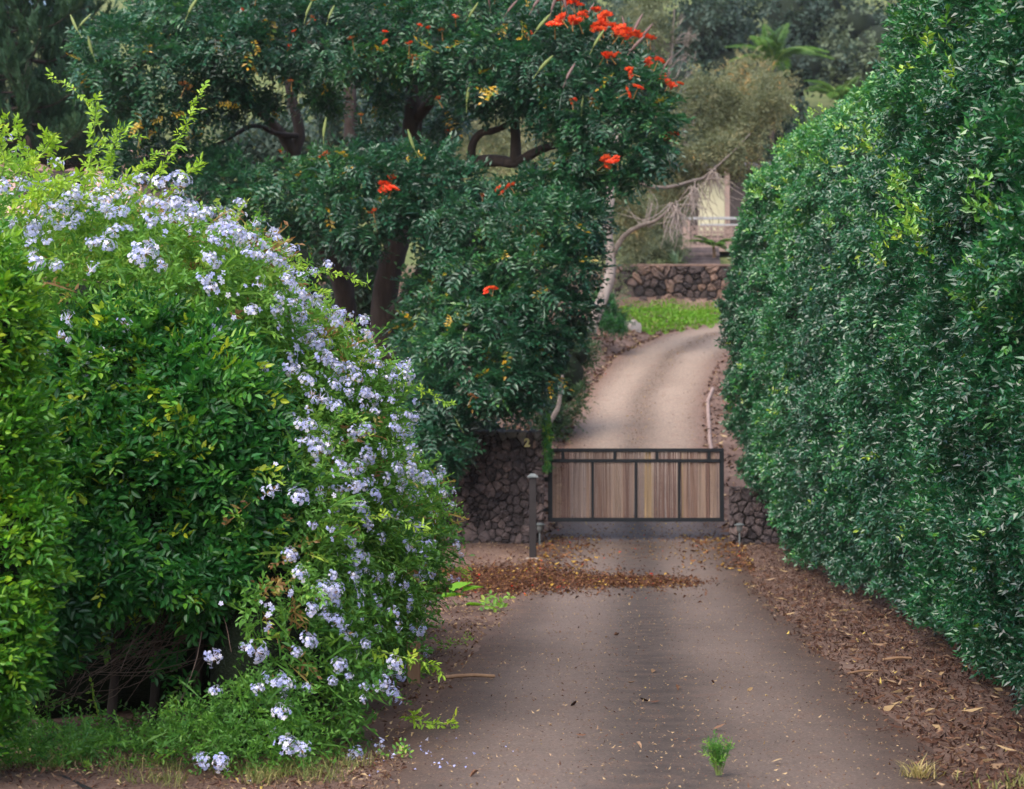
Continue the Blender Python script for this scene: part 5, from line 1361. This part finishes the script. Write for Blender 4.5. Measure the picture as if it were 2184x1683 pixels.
# spiky blue-green plant
sp = thing("agave_plant", "spiky blue green rosette plant on top of the retaining wall", "plant", at(1442, 572, 68))
gg = np.random.default_rng(94); V = []; F = []; T = []; c = 0
for k in range(46):
    a = gg.uniform(0, 6.28); el = gg.uniform(.1, 1.35); L = gg.uniform(.5, .85)
    d = np.array((math.cos(a) * math.cos(el), math.sin(a) * math.cos(el), math.sin(el))); s_ = np.cross(d, (0, 0, 1)); s_ /= np.linalg.norm(s_) + 1e-6
    b = np.array(sp["_base"]) + (0, 0, .1); dr = np.array((0, 0, -.18 * L))
    V.append(np.array([b - s_ * .03, b + s_ * .03, b + d * L * .55 + s_ * .035, b + d * L * .55 - s_ * .035, b + d * L + dr])); F.append(np.array([(0, 1, 2), (0, 2, 3), (3, 2, 4)]) + c); c += 5; T += [gg.uniform()] * 3
mesh_obj("leaves", np.concatenate(V), np.concatenate(F), M['aloe'], sp, False, np.array(T))

# ================================================================== house up the hill
hx = lambda px, d=77.0: at(px, HZ, d)[0]
hz = lambda py, d=77.0: at(CX, py, d)[2]
HX0, HY_, HD = hx(1452), 77.0, 6.0
house = thing("house", "cream and brown house with a veranda behind the far retaining wall", "house", (HX0 + 4, 80, 9.9))
zd, zr, ze = hz(523), hz(464), hz(352)
Solid().box(HX0 - .1, HX0 + 9, HY_ + 1.0, HY_ + 7, 9.0, ze + .05).build("wall", M['housewood'], house)
Solid().box(hx(1492, 77.8), hx(1550, 77.8), HY_ + .92, HY_ + .997, hz(500, 77.8), hz(376, 77.8), .004).build("panel", M['plaster'], house)
Solid().box(HX0 - .15, HX0 + 9, HY_ - .1, HY_ + .99, zd - .22, zd).build("veranda_floor", M['rose'], house)
for px in (1553,):
    Solid().box(hx(px) - .09, hx(px) + .09, HY_ - .05, HY_ + .13, zd + .002, ze).build("post", M['rose'], house)
Solid().box(hx(1482), hx(1489), HY_ + .9, HY_ + .998, zd, ze).build("post", M['housewood'], house)
s = Solid(); s.add([(HX0 - 1.0, HY_ + .2, ze), (HX0 + 10, HY_ + .2, ze), (HX0 + 10, HY_ + 8, ze), (HX0 - 1, HY_ + 8, ze), (HX0 + .5, HY_ + 3.5, ze + .7), (HX0 + 8.5, HY_ + 3.5, ze + .7)], [(3, 2, 1, 0), (0, 1, 5, 4), (1, 2, 5), (2, 3, 4, 5), (3, 0, 4)]); s.build("roof", M['roof'], house)
Solid().box(HX0 - 1.02, HX0 + 10.02, HY_ + .15, HY_ + .197, ze - .12, ze + .02).build("fascia", M['housewood'], house)
# railing: two pale rails with balusters between, pierced block screen below
rx0, rx1 = HX0 + .02, HX0 + 4
zt_ = hz(464); zb_ = hz(478)
s = Solid(); s.box(rx0, rx1, HY_ - .08, HY_ - .02, zt_ - .05, zt_ + .05, .008); s.build("handrail", M['white'], house)
s = Solid(); s.box(rx0 + .75, rx1, HY_ - .075, HY_ - .025, zb_ - .06, zb_ + .03, .008); s.build("lower_rail", M['white'], house)
for i in range(10):
    x = rx0 + .45 + i * .34
    Solid().box(x - .012, x + .012, HY_ - .065, HY_ - .035, zb_ + .03, zt_ - .05).build("baluster", M['housewood'], house)
Solid().box(rx0 + .08, rx0 + .36, HY_ - .12, HY_ + .05, zd - .1, zt_ - .06, .01).build("pier", M['rose'], house)
cell = .255
zc0 = zd + .004
for r in range(3):
    for c in range(9):
        x0, z0 = rx0 + .40 + c * (cell + .004), zc0 + r * (cell + .004)
        s = Solid(); b = .028; y0, y1 = HY_ - .10, HY_ + .0
        s.box(x0, x0 + cell, y0, y1, z0, z0 + b); s.box(x0, x0 + cell, y0, y1, z0 + cell - b, z0 + cell); s.box(x0, x0 + b, y0 + .001, y1 - .001, z0 + b, z0 + cell - b); s.box(x0 + cell - b, x0 + cell, y0 + .001, y1 - .001, z0 + b, z0 + cell - b)
        cx, cz, R0, R1 = x0 + cell / 2, z0 + cell / 2, .062, .088
        V = []; F = []
        for k in range(12):
            a = 6.283 * k / 12
            for rr, yy in ((R0, y0 + .01), (R1, y0 + .01), (R1, y1 - .01), (R0, y1 - .01)): V.append((cx + rr * math.cos(a), yy, cz + rr * math.sin(a)))
        for k in range(12):
            j = (k + 1) % 12
            for q in range(4): F.append((k * 4 + q, k * 4 + (q + 1) % 4, j * 4 + (q + 1) % 4, j * 4 + q))
        s.add(V, F)
        for dx, dz in ((1, 0), (-1, 0), (0, 1), (0, -1)):
            if dx: s.box(min(cx + dx * .085, cx + dx * .104), max(cx + dx * .085, cx + dx * .104), y0 + .012, y1 - .012, cz - .014, cz + .014)
            else: s.box(cx - .014, cx + .014, y0 + .012, y1 - .012, min(cz + dz * .085, cz + dz * .104), max(cz + dz * .085, cz + dz * .104))
        s.build("screen_block", M['rose'], house)
# steps between wall and veranda
steps = thing("stone_steps", "short flight of grey stone steps below the veranda", "steps", (hx(1490, 72), 72, 8.6))
for i in range(7):
    y = 69.2 + i * 1.0; x = hx(1492, y)
    z = hz(560 - i * 5.6, y)
    s = Solid(); s.box(x - .55, x + .75, y - .1, y + 1.05, z - .35, z, .02); s.build("step", M['stone'], steps)

# pink building behind the conifers
pk = thing("pink_building", "low pink walled building half hidden behind the conifers", "building", at(170, 420, 66))
pd = 68.0
px0, px1 = at(-160, HZ, pd)[0], at(420, HZ, pd)[0]
zt_, zb_ = at(0, 330, pd)[2], at(0, 560, pd)[2]
Solid().box(px0, px1, pd, pd + 6, zb_, zt_).build("wall", M['pinkwall'], pk)
s = Solid(); s.add([(px0 - .4, pd - .5, zt_ - .1), (px1 + .4, pd - .5, zt_ - .1), (px1 + .4, pd + 6.5, zt_ - .1), (px0 - .4, pd + 6.5, zt_ - .1), (px0 + 2, pd + 3, zt_ + .75), (px1 - 2, pd + 3, zt_ + .75)], [(3, 2, 1, 0), (0, 1, 5, 4), (1, 2, 5), (2, 3, 4, 5), (3, 0, 4)]); s.build("roof", M['pinkroof'], pk)
for px in (60, 130, 330):
    x = at(px, HZ, pd)[0]
    w = Solid().box(x - .5, x + .5, pd - .03, pd + .05, zt_ - 1.5, zt_ - .5).build("window", M['housewood'], pk)

# ================================================================== lawn, logs, small things
def blades(name, P, L, mat, parent, seed, wid=.010, tint=.4, lean=.5):
    gg = np.random.default_rng(seed); n = len(P)
    a = gg.uniform(0, 6.28, n); D = np.stack([np.cos(a) * lean * gg.uniform(.2, 1.2, n), np.sin(a) * lean * gg.uniform(.2, 1.2, n), np.ones(n)], 1)
    D /= np.linalg.norm(D, axis=1)[:, None]
    s_ = np.stack([-np.sin(a), np.cos(a), np.zeros(n)], 1) * wid
    l = (L * gg.uniform(.5, 1.2, n))[:, None]
    m_ = P + D * l * .55; e = P + D * l + np.stack([np.cos(a), np.sin(a), -np.ones(n) * .6], 1) * l * .22
    V = np.stack([P - s_, P + s_, m_ + s_ * .8, m_ - s_ * .8, e], 1).reshape(-1, 3)
    F = (np.array([(0, 1, 2), (0, 2, 3), (3, 2, 4)])[None] + (np.arange(n) * 5)[:, None, None]).reshape(-1, 3)
    T = np.repeat(np.clip(tint + .22 * gg.normal(size=n), 0, 1), 3)
    return mesh_obj(name, V, F, mat, parent, False, T)
g = np.random.default_rng(101)
P = []
while len(P) < 10000:
    x = g.uniform(2.9, 9.5); y = g.uniform(57.5, 65.8)
    px, py, d = to_px(np.array([(x, y, float(ground_z(x, y)))]))
    e = 1330 + 0 * y
    if 1318 + 12 * math.sin(y * 3) < px[0] < 1545 and py[0] < 722 - (px[0] - 1330) * .13 + 5 * math.sin(px[0] * .2): P.append((x, y, float(ground_z(x, y))))
stuff(blades("lawn_grass", np.array(P), .10, M['grass'], None, 1, .022, .55, .8), "short bright green lawn before the boulder retaining wall", "grass")

lg = thing("cut_log", "pale sawn log section lying beside the lawn", "log", at(1345, 720, 58))
b = at(1344, 716, 57.5); ax = np.array((.55, -.75, .1)); ax /= np.linalg.norm(ax)
P = np.array([b + (0, 0, .18) - ax * .28, b + (0, 0, .19) - ax * .1, b + (0, 0, .19) + ax * .15, b + (0, 0, .18) + ax * .27])
V, F = tube_arrays(P, np.array([.22, .235, .225, .22]), None, 14, .05, 3)
n0 = len(V); ctr = P[-1] - (0, 0, 0)
s = Solid(); s.add(V, [tuple(f) for f in F] + [tuple(range(n0 - 14, n0)), tuple(range(13, -1, -1))]); s.build("trunk_section", M['boulder'], lg)

# leaf litter: right verge, left verge, bank beyond the gate
def litter(name, n, xy, mat, size, seed, label, tint=.45, flat=.35, shape=leaf2, wide_=.5, lift=.006):
    gg = np.random.default_rng(seed)
    XY = xy(gg, n); n = len(XY)
    P = np.stack([XY[:, 0], XY[:, 1], ground_z(XY[:, 0], XY[:, 1]) + lift + .012 * gg.uniform(size=n)], 1)
    road = np.interp(P[:, 1], _RY, _RX)
    on = np.abs(P[:, 0] - road) < 1.47
    P[on, 2] = np.interp(P[on, 1], _ty, _tz) + .036 + .010 * gg.uniform(size=on.sum())
    vs = []
    for _ in range(6):
        v, f = shape(1.0, wide_ * gg.uniform(.6, 1.3), gg.normal() * .3, gg.normal() * .3); v = v - (0, .5, 0); vs.append((v, f, np.zeros(len(f))))
    a = gg.uniform(0, 6.28, n)
    D = np.stack([np.cos(a), np.sin(a), gg.normal(size=n) * flat], 1); U = np.stack([gg.normal(size=n) * flat, gg.normal(size=n) * flat, np.ones(n)], 1)
    o = scatter(name, vs, P, D, U, size * np.minimum(np.exp(gg.normal(size=n) * .45), 1.9), np.where(gg.uniform(size=n) < .006, 1.0, np.clip(tint + .22 * gg.normal(size=n), 0, .95)), mat, None, 0)
    o["label"] = label; o["category"] = "leaf litter"
    return o
def verge_right(gg, n):
    y = 8.5 + 23 * gg.uniform(size=n) ** 1.7; road = np.interp(y, _RY, _RX)
    x = road + 1.30 + np.abs(gg.normal(size=n)) ** .8 * .0 + gg.uniform(size=n) ** .8 * (3.9 - road)
    edge = x - (road + 1.47 + .12 * np.sin(y * 1.7) + .1 * np.sin(y * 4.1))
    k = (edge > 0) | (gg.uniform(size=n) < np.exp(edge / .10))
    return np.stack([x, y], 1)[k]
litter("leaf_litter", 60000, verge_right, M['litter'], .026, 1, "brown dry leaves and bark bits under the hedge", .46, .35, leaf2, .36)
def sticks_right(gg, n):
    q = verge_right(gg, n); return q
litter("twig_litter", 5000, sticks_right, M['litter'], .08, 2, "thin dry sticks and stalks scattered under the hedge", .72, .12, leaf2, .10, .018)
def verge_left(gg, n):
    y = 10 + 21 * gg.uniform(size=n); road = np.interp(y, _RY, _RX); x = road - 1.40 - gg.uniform(size=n) ** 1.1 * 2.2
    edge = road - 1.47 - x
    k = (edge > 0) | (gg.uniform(size=n) < .3 * np.exp(edge / .06)); return np.stack([x, y], 1)[k]
litter("leaf_litter", 9000, verge_left, M['litter'], .030, 3, "tan dry leaves on the earth strip left of the driveway", .80, .3, leaf2, .45)
def bank(gg, n):
    y = gg.uniform(32.5, 60, n); road = np.interp(y, _RY, _RX); s = gg.choice((-1, 1), n, p=(.7, .3)); x = road + s * (1.35 + gg.uniform(size=n) ** 1.2 * 3.0); return np.stack([x, y], 1)
litter("leaf_litter", 12000, bank, M['litter'], .10, 4, "pinkish brown dry leaves on the banks beyond the gate", .66, .35, leaf2, .5)
def pile(gg, n):
    x = []; 
    a = np.stack([gg.normal(-.15, .62, n), gg.normal(26.3, .95, n)], 1); b = np.stack([gg.normal(1.45, .42, n // 3), gg.normal(26.0, .40, n // 3)], 1); c = np.stack([gg.uniform(-1.2, 2.4, n // 12), gg.normal(25.9, 1.1, n // 12)], 1)
    return np.concatenate([a, b, c])
litter("leaf_pile", 18000, pile, M['fallen'], .036, 5, "drift of red brown fallen leaves across the driveway before the gate", .47, .45, leaf2, .6, .015)
def gate_mulch(gg, n):
    y = gg.uniform(27.5, 32.2, n); road = np.interp(y, _RY, _RX); x = road + gg.choice((-1, 1), n) * (1.6 - gg.uniform(size=n) ** 2 * 1.0); return np.stack([x, y], 1)
def gate_dust(gg, n): 
    y = gg.uniform(28.8, 34.5, n); road = np.interp(y, _RY, _RX); return np.stack([road + gg.uniform(-1.4, 1.4, n), y], 1)
litter("leaf_dust", 2200, gate_dust, M['fallen'], .028, 13, "fine orange brown leaf bits on the asphalt under the gate", .66, .2, leaf2, .5)
litter("leaf_litter", 1500, gate_mulch, M['fallen'], .06, 6, "orange brown leaf dust along both edges near the gate", .62, .3, leaf2, .5)
def on_road(gg, n):
    y = 9 + 18 * gg.uniform(size=n) ** 1.3; road = np.interp(y, _RY, _RX); return np.stack([road + gg.uniform(-1.4, 1.4, n), y], 1)
litter("road_litter", 4200, on_road, M['litter'], .015, 7, "tiny pale chips and stalks scattered over the asphalt", .92, .2, leaf2, .4)
litter("road_grit", 9000, on_road, M['litter'], .0085, 17, "fine pale and dark grit all over the asphalt", .74, .2, leaf2, .7)
litter("road_leaves", 45, on_road, M['litter'], .042, 8, "a few yellow and brown leaves lying on the asphalt", .80, .4, leaf4, .6)
def on_drive(gg, n):
    y = gg.uniform(33, 58, n); road = np.interp(y, _RY, _RX); w = np.where(gg.uniform(size=n) < .5, gg.normal(0, .16, n), gg.choice((-1, 1), n) * (1.38 - np.abs(gg.normal(0, .28, n)))); return np.stack([road + w, y], 1)
litter("drive_litter", 5000, on_drive, M['fallen'], .022, 12, "red brown leaf bits along the middle and edges of the concrete driveway", .62, .3, leaf2, .5, .012)
def petals(gg, n): return np.stack([gg.normal(-.55, .22, n), gg.normal(10.75, .35, n)], 1)
litter("fallen_petals", 70, petals, M['petal'], .013, 9, "pale blue fallen petals at the edge of the asphalt", .2, .4, leaf2, .8)

def patch(n, cx, cy, sx, sy, seed):
    gg = np.random.default_rng(seed); x = gg.normal(cx, sx, n); y = gg.normal(cy, sy, n); return np.stack([x, y, ground_z(x, y)], 1)
def clumps(n, x0, x1, y0, y1, per, seed):
    gg = np.random.default_rng(seed); return np.concatenate([patch(int(gg.integers(per // 3, per)), gg.uniform(x0, x1), gg.uniform(y0, y1), .05, .04, seed * 50 + i) for i in range(n)])
stuff(blades("verge_grass", np.concatenate([clumps(46, -2.7, -.9, 9.95, 10.6, 40, 1), clumps(12, -1.05, -.72, 10.2, 11.2, 30, 2)]), .12, M['drygrass'], None, 4, .002, .15, 1.2), "thin dry and green grass below the flowering shrub", "grass")
def foot(gg, n): return np.stack([gg.uniform(-2.9, -.55, n), gg.uniform(9.6, 11.0, n)], 1)
litter("leaf_litter", 3500, foot, M['litter'], .022, 21, "brown leaf bits and straw at the foot of the flowering shrub", .66, .3, leaf2, .35)
stuff(blades("verge_grass", np.concatenate([patch(500, 2.9, 10.0, .25, .15, 5), patch(300, 2.75, 9.9, .2, .1, 6)]), .07, M['drygrass'], None, 8, .004, .3, .7), "sparse green grass at the bottom right corner", "grass")
# weed growing out of the asphalt
w0 = at(1532, 1672, 10.05); wz = .03
weed = thing("asphalt_weed", "feathery green weed growing out of the asphalt", "weed", (w0[0], w0[1], wz))
gg = np.random.default_rng(7)
wv = [sprig(gg, 15, .11, .034, .009, leaf2, 45, .6, .1, .3, .0015) for _ in range(4)]
P = []; Dd = []
for i in range(9):
    lean = gg.normal(size=2) * .028; h = gg.uniform(.10, .20)
    V, F = tube_arrays(np.array([(w0[0] + lean[0] * .2, w0[1], wz), (w0[0] + lean[0] * .6, w0[1] + lean[1] * .5, wz + h * .5), (w0[0] + lean[0], w0[1] + lean[1], wz + h)]), .003, .0015, 4)
    mesh_obj("stem", V, F, M['greenstem'], weed, True)
    for q in range(9): 
        t_ = gg.uniform(.2, 1); P.append((w0[0] + lean[0] * t_, w0[1] + lean[1] * t_, wz + h * t_)); Dd.append((gg.normal() * .5, gg.normal() * .5, .7))
P = np.array(P); scatter("foliage", wv, P, np.array(Dd), np.tile((0, -.7, .7), (len(P), 1)), gg.uniform(.4, .7, len(P)), np.clip(.25 + .2 * gg.normal(size=len(P)), 0, .85), M['plumbago'], weed)
tf = at(1962, 1668, 10.0)
tuft = thing("dry_grass_tuft", "straw coloured dry grass tuft on the asphalt edge", "grass tuft", (tf[0], tf[1], .03))
pp = np.tile((tf[0], tf[1], .03), (90, 1)) + np.random.default_rng(3).normal(size=(90, 3)) * (.035, .03, 0)
blades("blades", pp, .13, M['drygrass'], tuft, 9, .003, .8, 1.3)
# seedlings on the left verge
def seedling(label, px, py, d, n, size, seed, mat='plumbago', cat="seedling", tint=.6):
    gg = np.random.default_rng(seed); c = at(px, py, d); z = float(ground_z(c[0], c[1])); t = thing("seedling", label, cat, (c[0], c[1], z), "young plants on the left verge")
    one = [sprig(gg, 3, .05, size, size * .55, leaf4, 60, .3, .2, .2, .002) for _ in range(3)]
    P = np.tile((c[0], c[1], z), (n, 1)) + gg.normal(size=(n, 3)) * (size * 1.3, size, 0) + np.stack([np.zeros(n), np.zeros(n), gg.uniform(.02, size * 2.2, n)], 1)
    scatter("foliage", one, P, gg.normal(size=(n, 3)) * .6 + (0, -.2, .4), np.tile((0, -.5, .9), (n, 1)) + gg.normal(size=(n, 3)) * .2, np.ones(n), np.clip(tint + .15 * gg.normal(size=n), 0, .86), M[mat], t)
seedling("low green seedling touching the asphalt edge below the leaf drift", 1048, 1302, 21.6, 16, .08, 11)
seedling("small weed on the earth right of the flowering shrub", 955, 1390, 17, 10, .04, 12)
seedling("tiny weed on the earth near the asphalt edge", 990, 1375, 17.6, 8, .03, 13)
seedling("leafy weed at the shrub's foot beside the wooden stake", 905, 1440, 15, 22, .045, 14)
seedling("little green weed at the bottom left of the asphalt", 850, 1625, 10.7, 10, .03, 15)
# broad-leaved plant by the leaf drift
bl = thing("broad_leaf_plant", "low plant with large bright green leaves beside the leaf drift", "plant", (at(975, 1290, 22.5)[0], at(975, 1290, 22.5)[1], 0))
gg = np.random.default_rng(8)
for (px, py, L, a, tl) in ((935, 1276, .34, -1.2, .25), (960, 1264, .40, -.7, .4), (985, 1262, .30, -1.0, .3), (960, 1296, .28, -2.2, .0), (990, 1290, .25, -1.4, .1), (925, 1296, .26, 1.2, .1)):
    v, f = leaf4(L, L * .75, .1, .15)
    V, F = v @ rot('x', tl).T @ rot('z', a).T + at(px, py, 22.5), f
    mesh_obj("leaf", V, F, M['grass'], bl, False, np.full(len(F), .35 + .2 * gg.uniform()))
V, F = tube_arrays(np.array([(bl["_base"][0], bl["_base"][1], 0), at(965, 1280, 22.5)]), .008, .006, 5); mesh_obj("stem", V, F, M['greenstem'], bl, True)

# wooden stake, cut branches, sticks, hose, dry leaf
st = at(882, 1440, 14.6)
stake = thing("wooden_stake", "short weathered wooden stake beneath the flowering shrub", "stake", (st[0], st[1], 0))
s = Solid(); s.box(st[0] - .05, st[0] + .05, st[1] - .03, st[1] + .03, -.05, .30, .008); s.build("board", M['wood'], stake)
s = Solid(); s.box(st[0] - .21, st[0] - .12, st[1] - .02, st[1] + .04, -.05, .34, .008); s.build("board", M['wood'], stake)
def log_piece(label, a, b_, r, seed, group=None):
    t = thing("cut_branch", label, "branch", (a[0], a[1], 0), group)
    P = smooth_path([a, (np.array(a) + np.array(b_)) / 2 + (0, 0, .01), b_], 4); V, F = tube_arrays(P, r, r * .85, 10, .06, seed); n0 = len(V)
    s = Solid(); s.add(V, [tuple(f) for f in F] + [tuple(range(n0 - 10, n0)), tuple(range(9, -1, -1))]); s.build("wood", M['wood'], t)
def gp(px, py, z=0.0):
    d = (1.6 - z) * FPX / (py - HZ); return np.array(((px - CX) / FPX * d, d, z))
log_piece("thick tan sawn branch at the left end of the leaf drift", gp(905, 1262, .08), gp(955, 1238, .09), .075, 4)
log_piece("thin grey branch leaning against the sawn branch", gp(895, 1240, .30), gp(960, 1225, .05), .035, 5)
log_piece("long dry stick lying across the left asphalt edge", gp(950, 1442, .05), gp(1055, 1440, .045), .014, 6)
log_piece("pale dry stick on the litter closest to the hedge foot", gp(1880, 1405, .03), gp(1940, 1402, .035), .011, 7)
log_piece("pale dry stick on the litter closer to the asphalt edge", gp(1806, 1434, .03), gp(1868, 1429, .035), .010, 8)
hs = thing("garden_hose", "black rubber hose end at the bottom left corner", "hose", gp(150, 1660))
V, F = tube_arrays(smooth_path([gp(100, 1648, .02), gp(140, 1655, .03), gp(170, 1668, .02), gp(215, 1690, .02)], 5), .014, .014, 8); mesh_obj("tube", V, F, M['hose'], hs, True)
dl = thing("dry_leaf", "large curled tan dry leaf hanging beside the tulip trunk", "leaf", at(780, 760, 19.5))
c = at(785, 740, 19.5)
V = np.array([(-.13, 0, -.16), (-.06, -.05, .0), (-.02, .02, .16), (.03, -.04, .15), (.09, .02, -.02), (.06, -.06, -.12), (0, .05, -.20), (.0, -.07, .02)]) + c
s = Solid(); s.add(V, [(0, 7, 1), (1, 7, 2), (2, 7, 3), (3, 7, 4), (4, 7, 5), (5, 7, 6), (6, 7, 0)]); o = s.build("blade", M['deadleaf'], dl)
md = o.modifiers.new("thick", 'SOLIDIFY'); md.thickness = .004
V, F = tube_arrays(smooth_path([c + (0, 0, -.2), c + (-.05, .05, -.45), c + (-.12, .12, -.8)], 4), .012, .01, 5); mesh_obj("stalk", V, F, M['wood'], dl, True)

# ================================================================== the air
def build_haze():
    s = Solid(); s.box(-175, 175, -14, 430, -6, 175); o = s.build("haze", bpy.data.materials.new("thin_haze"), None)
    m = o.data.materials[0]; m.use_nodes = True; nt = m.node_tree; nt.nodes.clear()
    out = nt.nodes.new("ShaderNodeOutputMaterial"); v = nt.nodes.new("ShaderNodeVolumePrincipled")
    v.inputs["Color"].default_value = (.86, .90, .95, 1); v.inputs["Density"].default_value = .00022; v.inputs["Anisotropy"].default_value = .2
    nt.links.new(v.outputs[0], out.inputs["Volume"])
    stuff(o, "thin pale haze in the air over the whole slope", "haze")
build_haze()

for o in list(bpy.data.objects):
    if "_base" in o: del o["_base"]
print("TRIS total", sum(TRIS.values()))
for k, v in sorted(TRIS.items(), key=lambda q: -q[1])[:16]: print("   ", k, v)
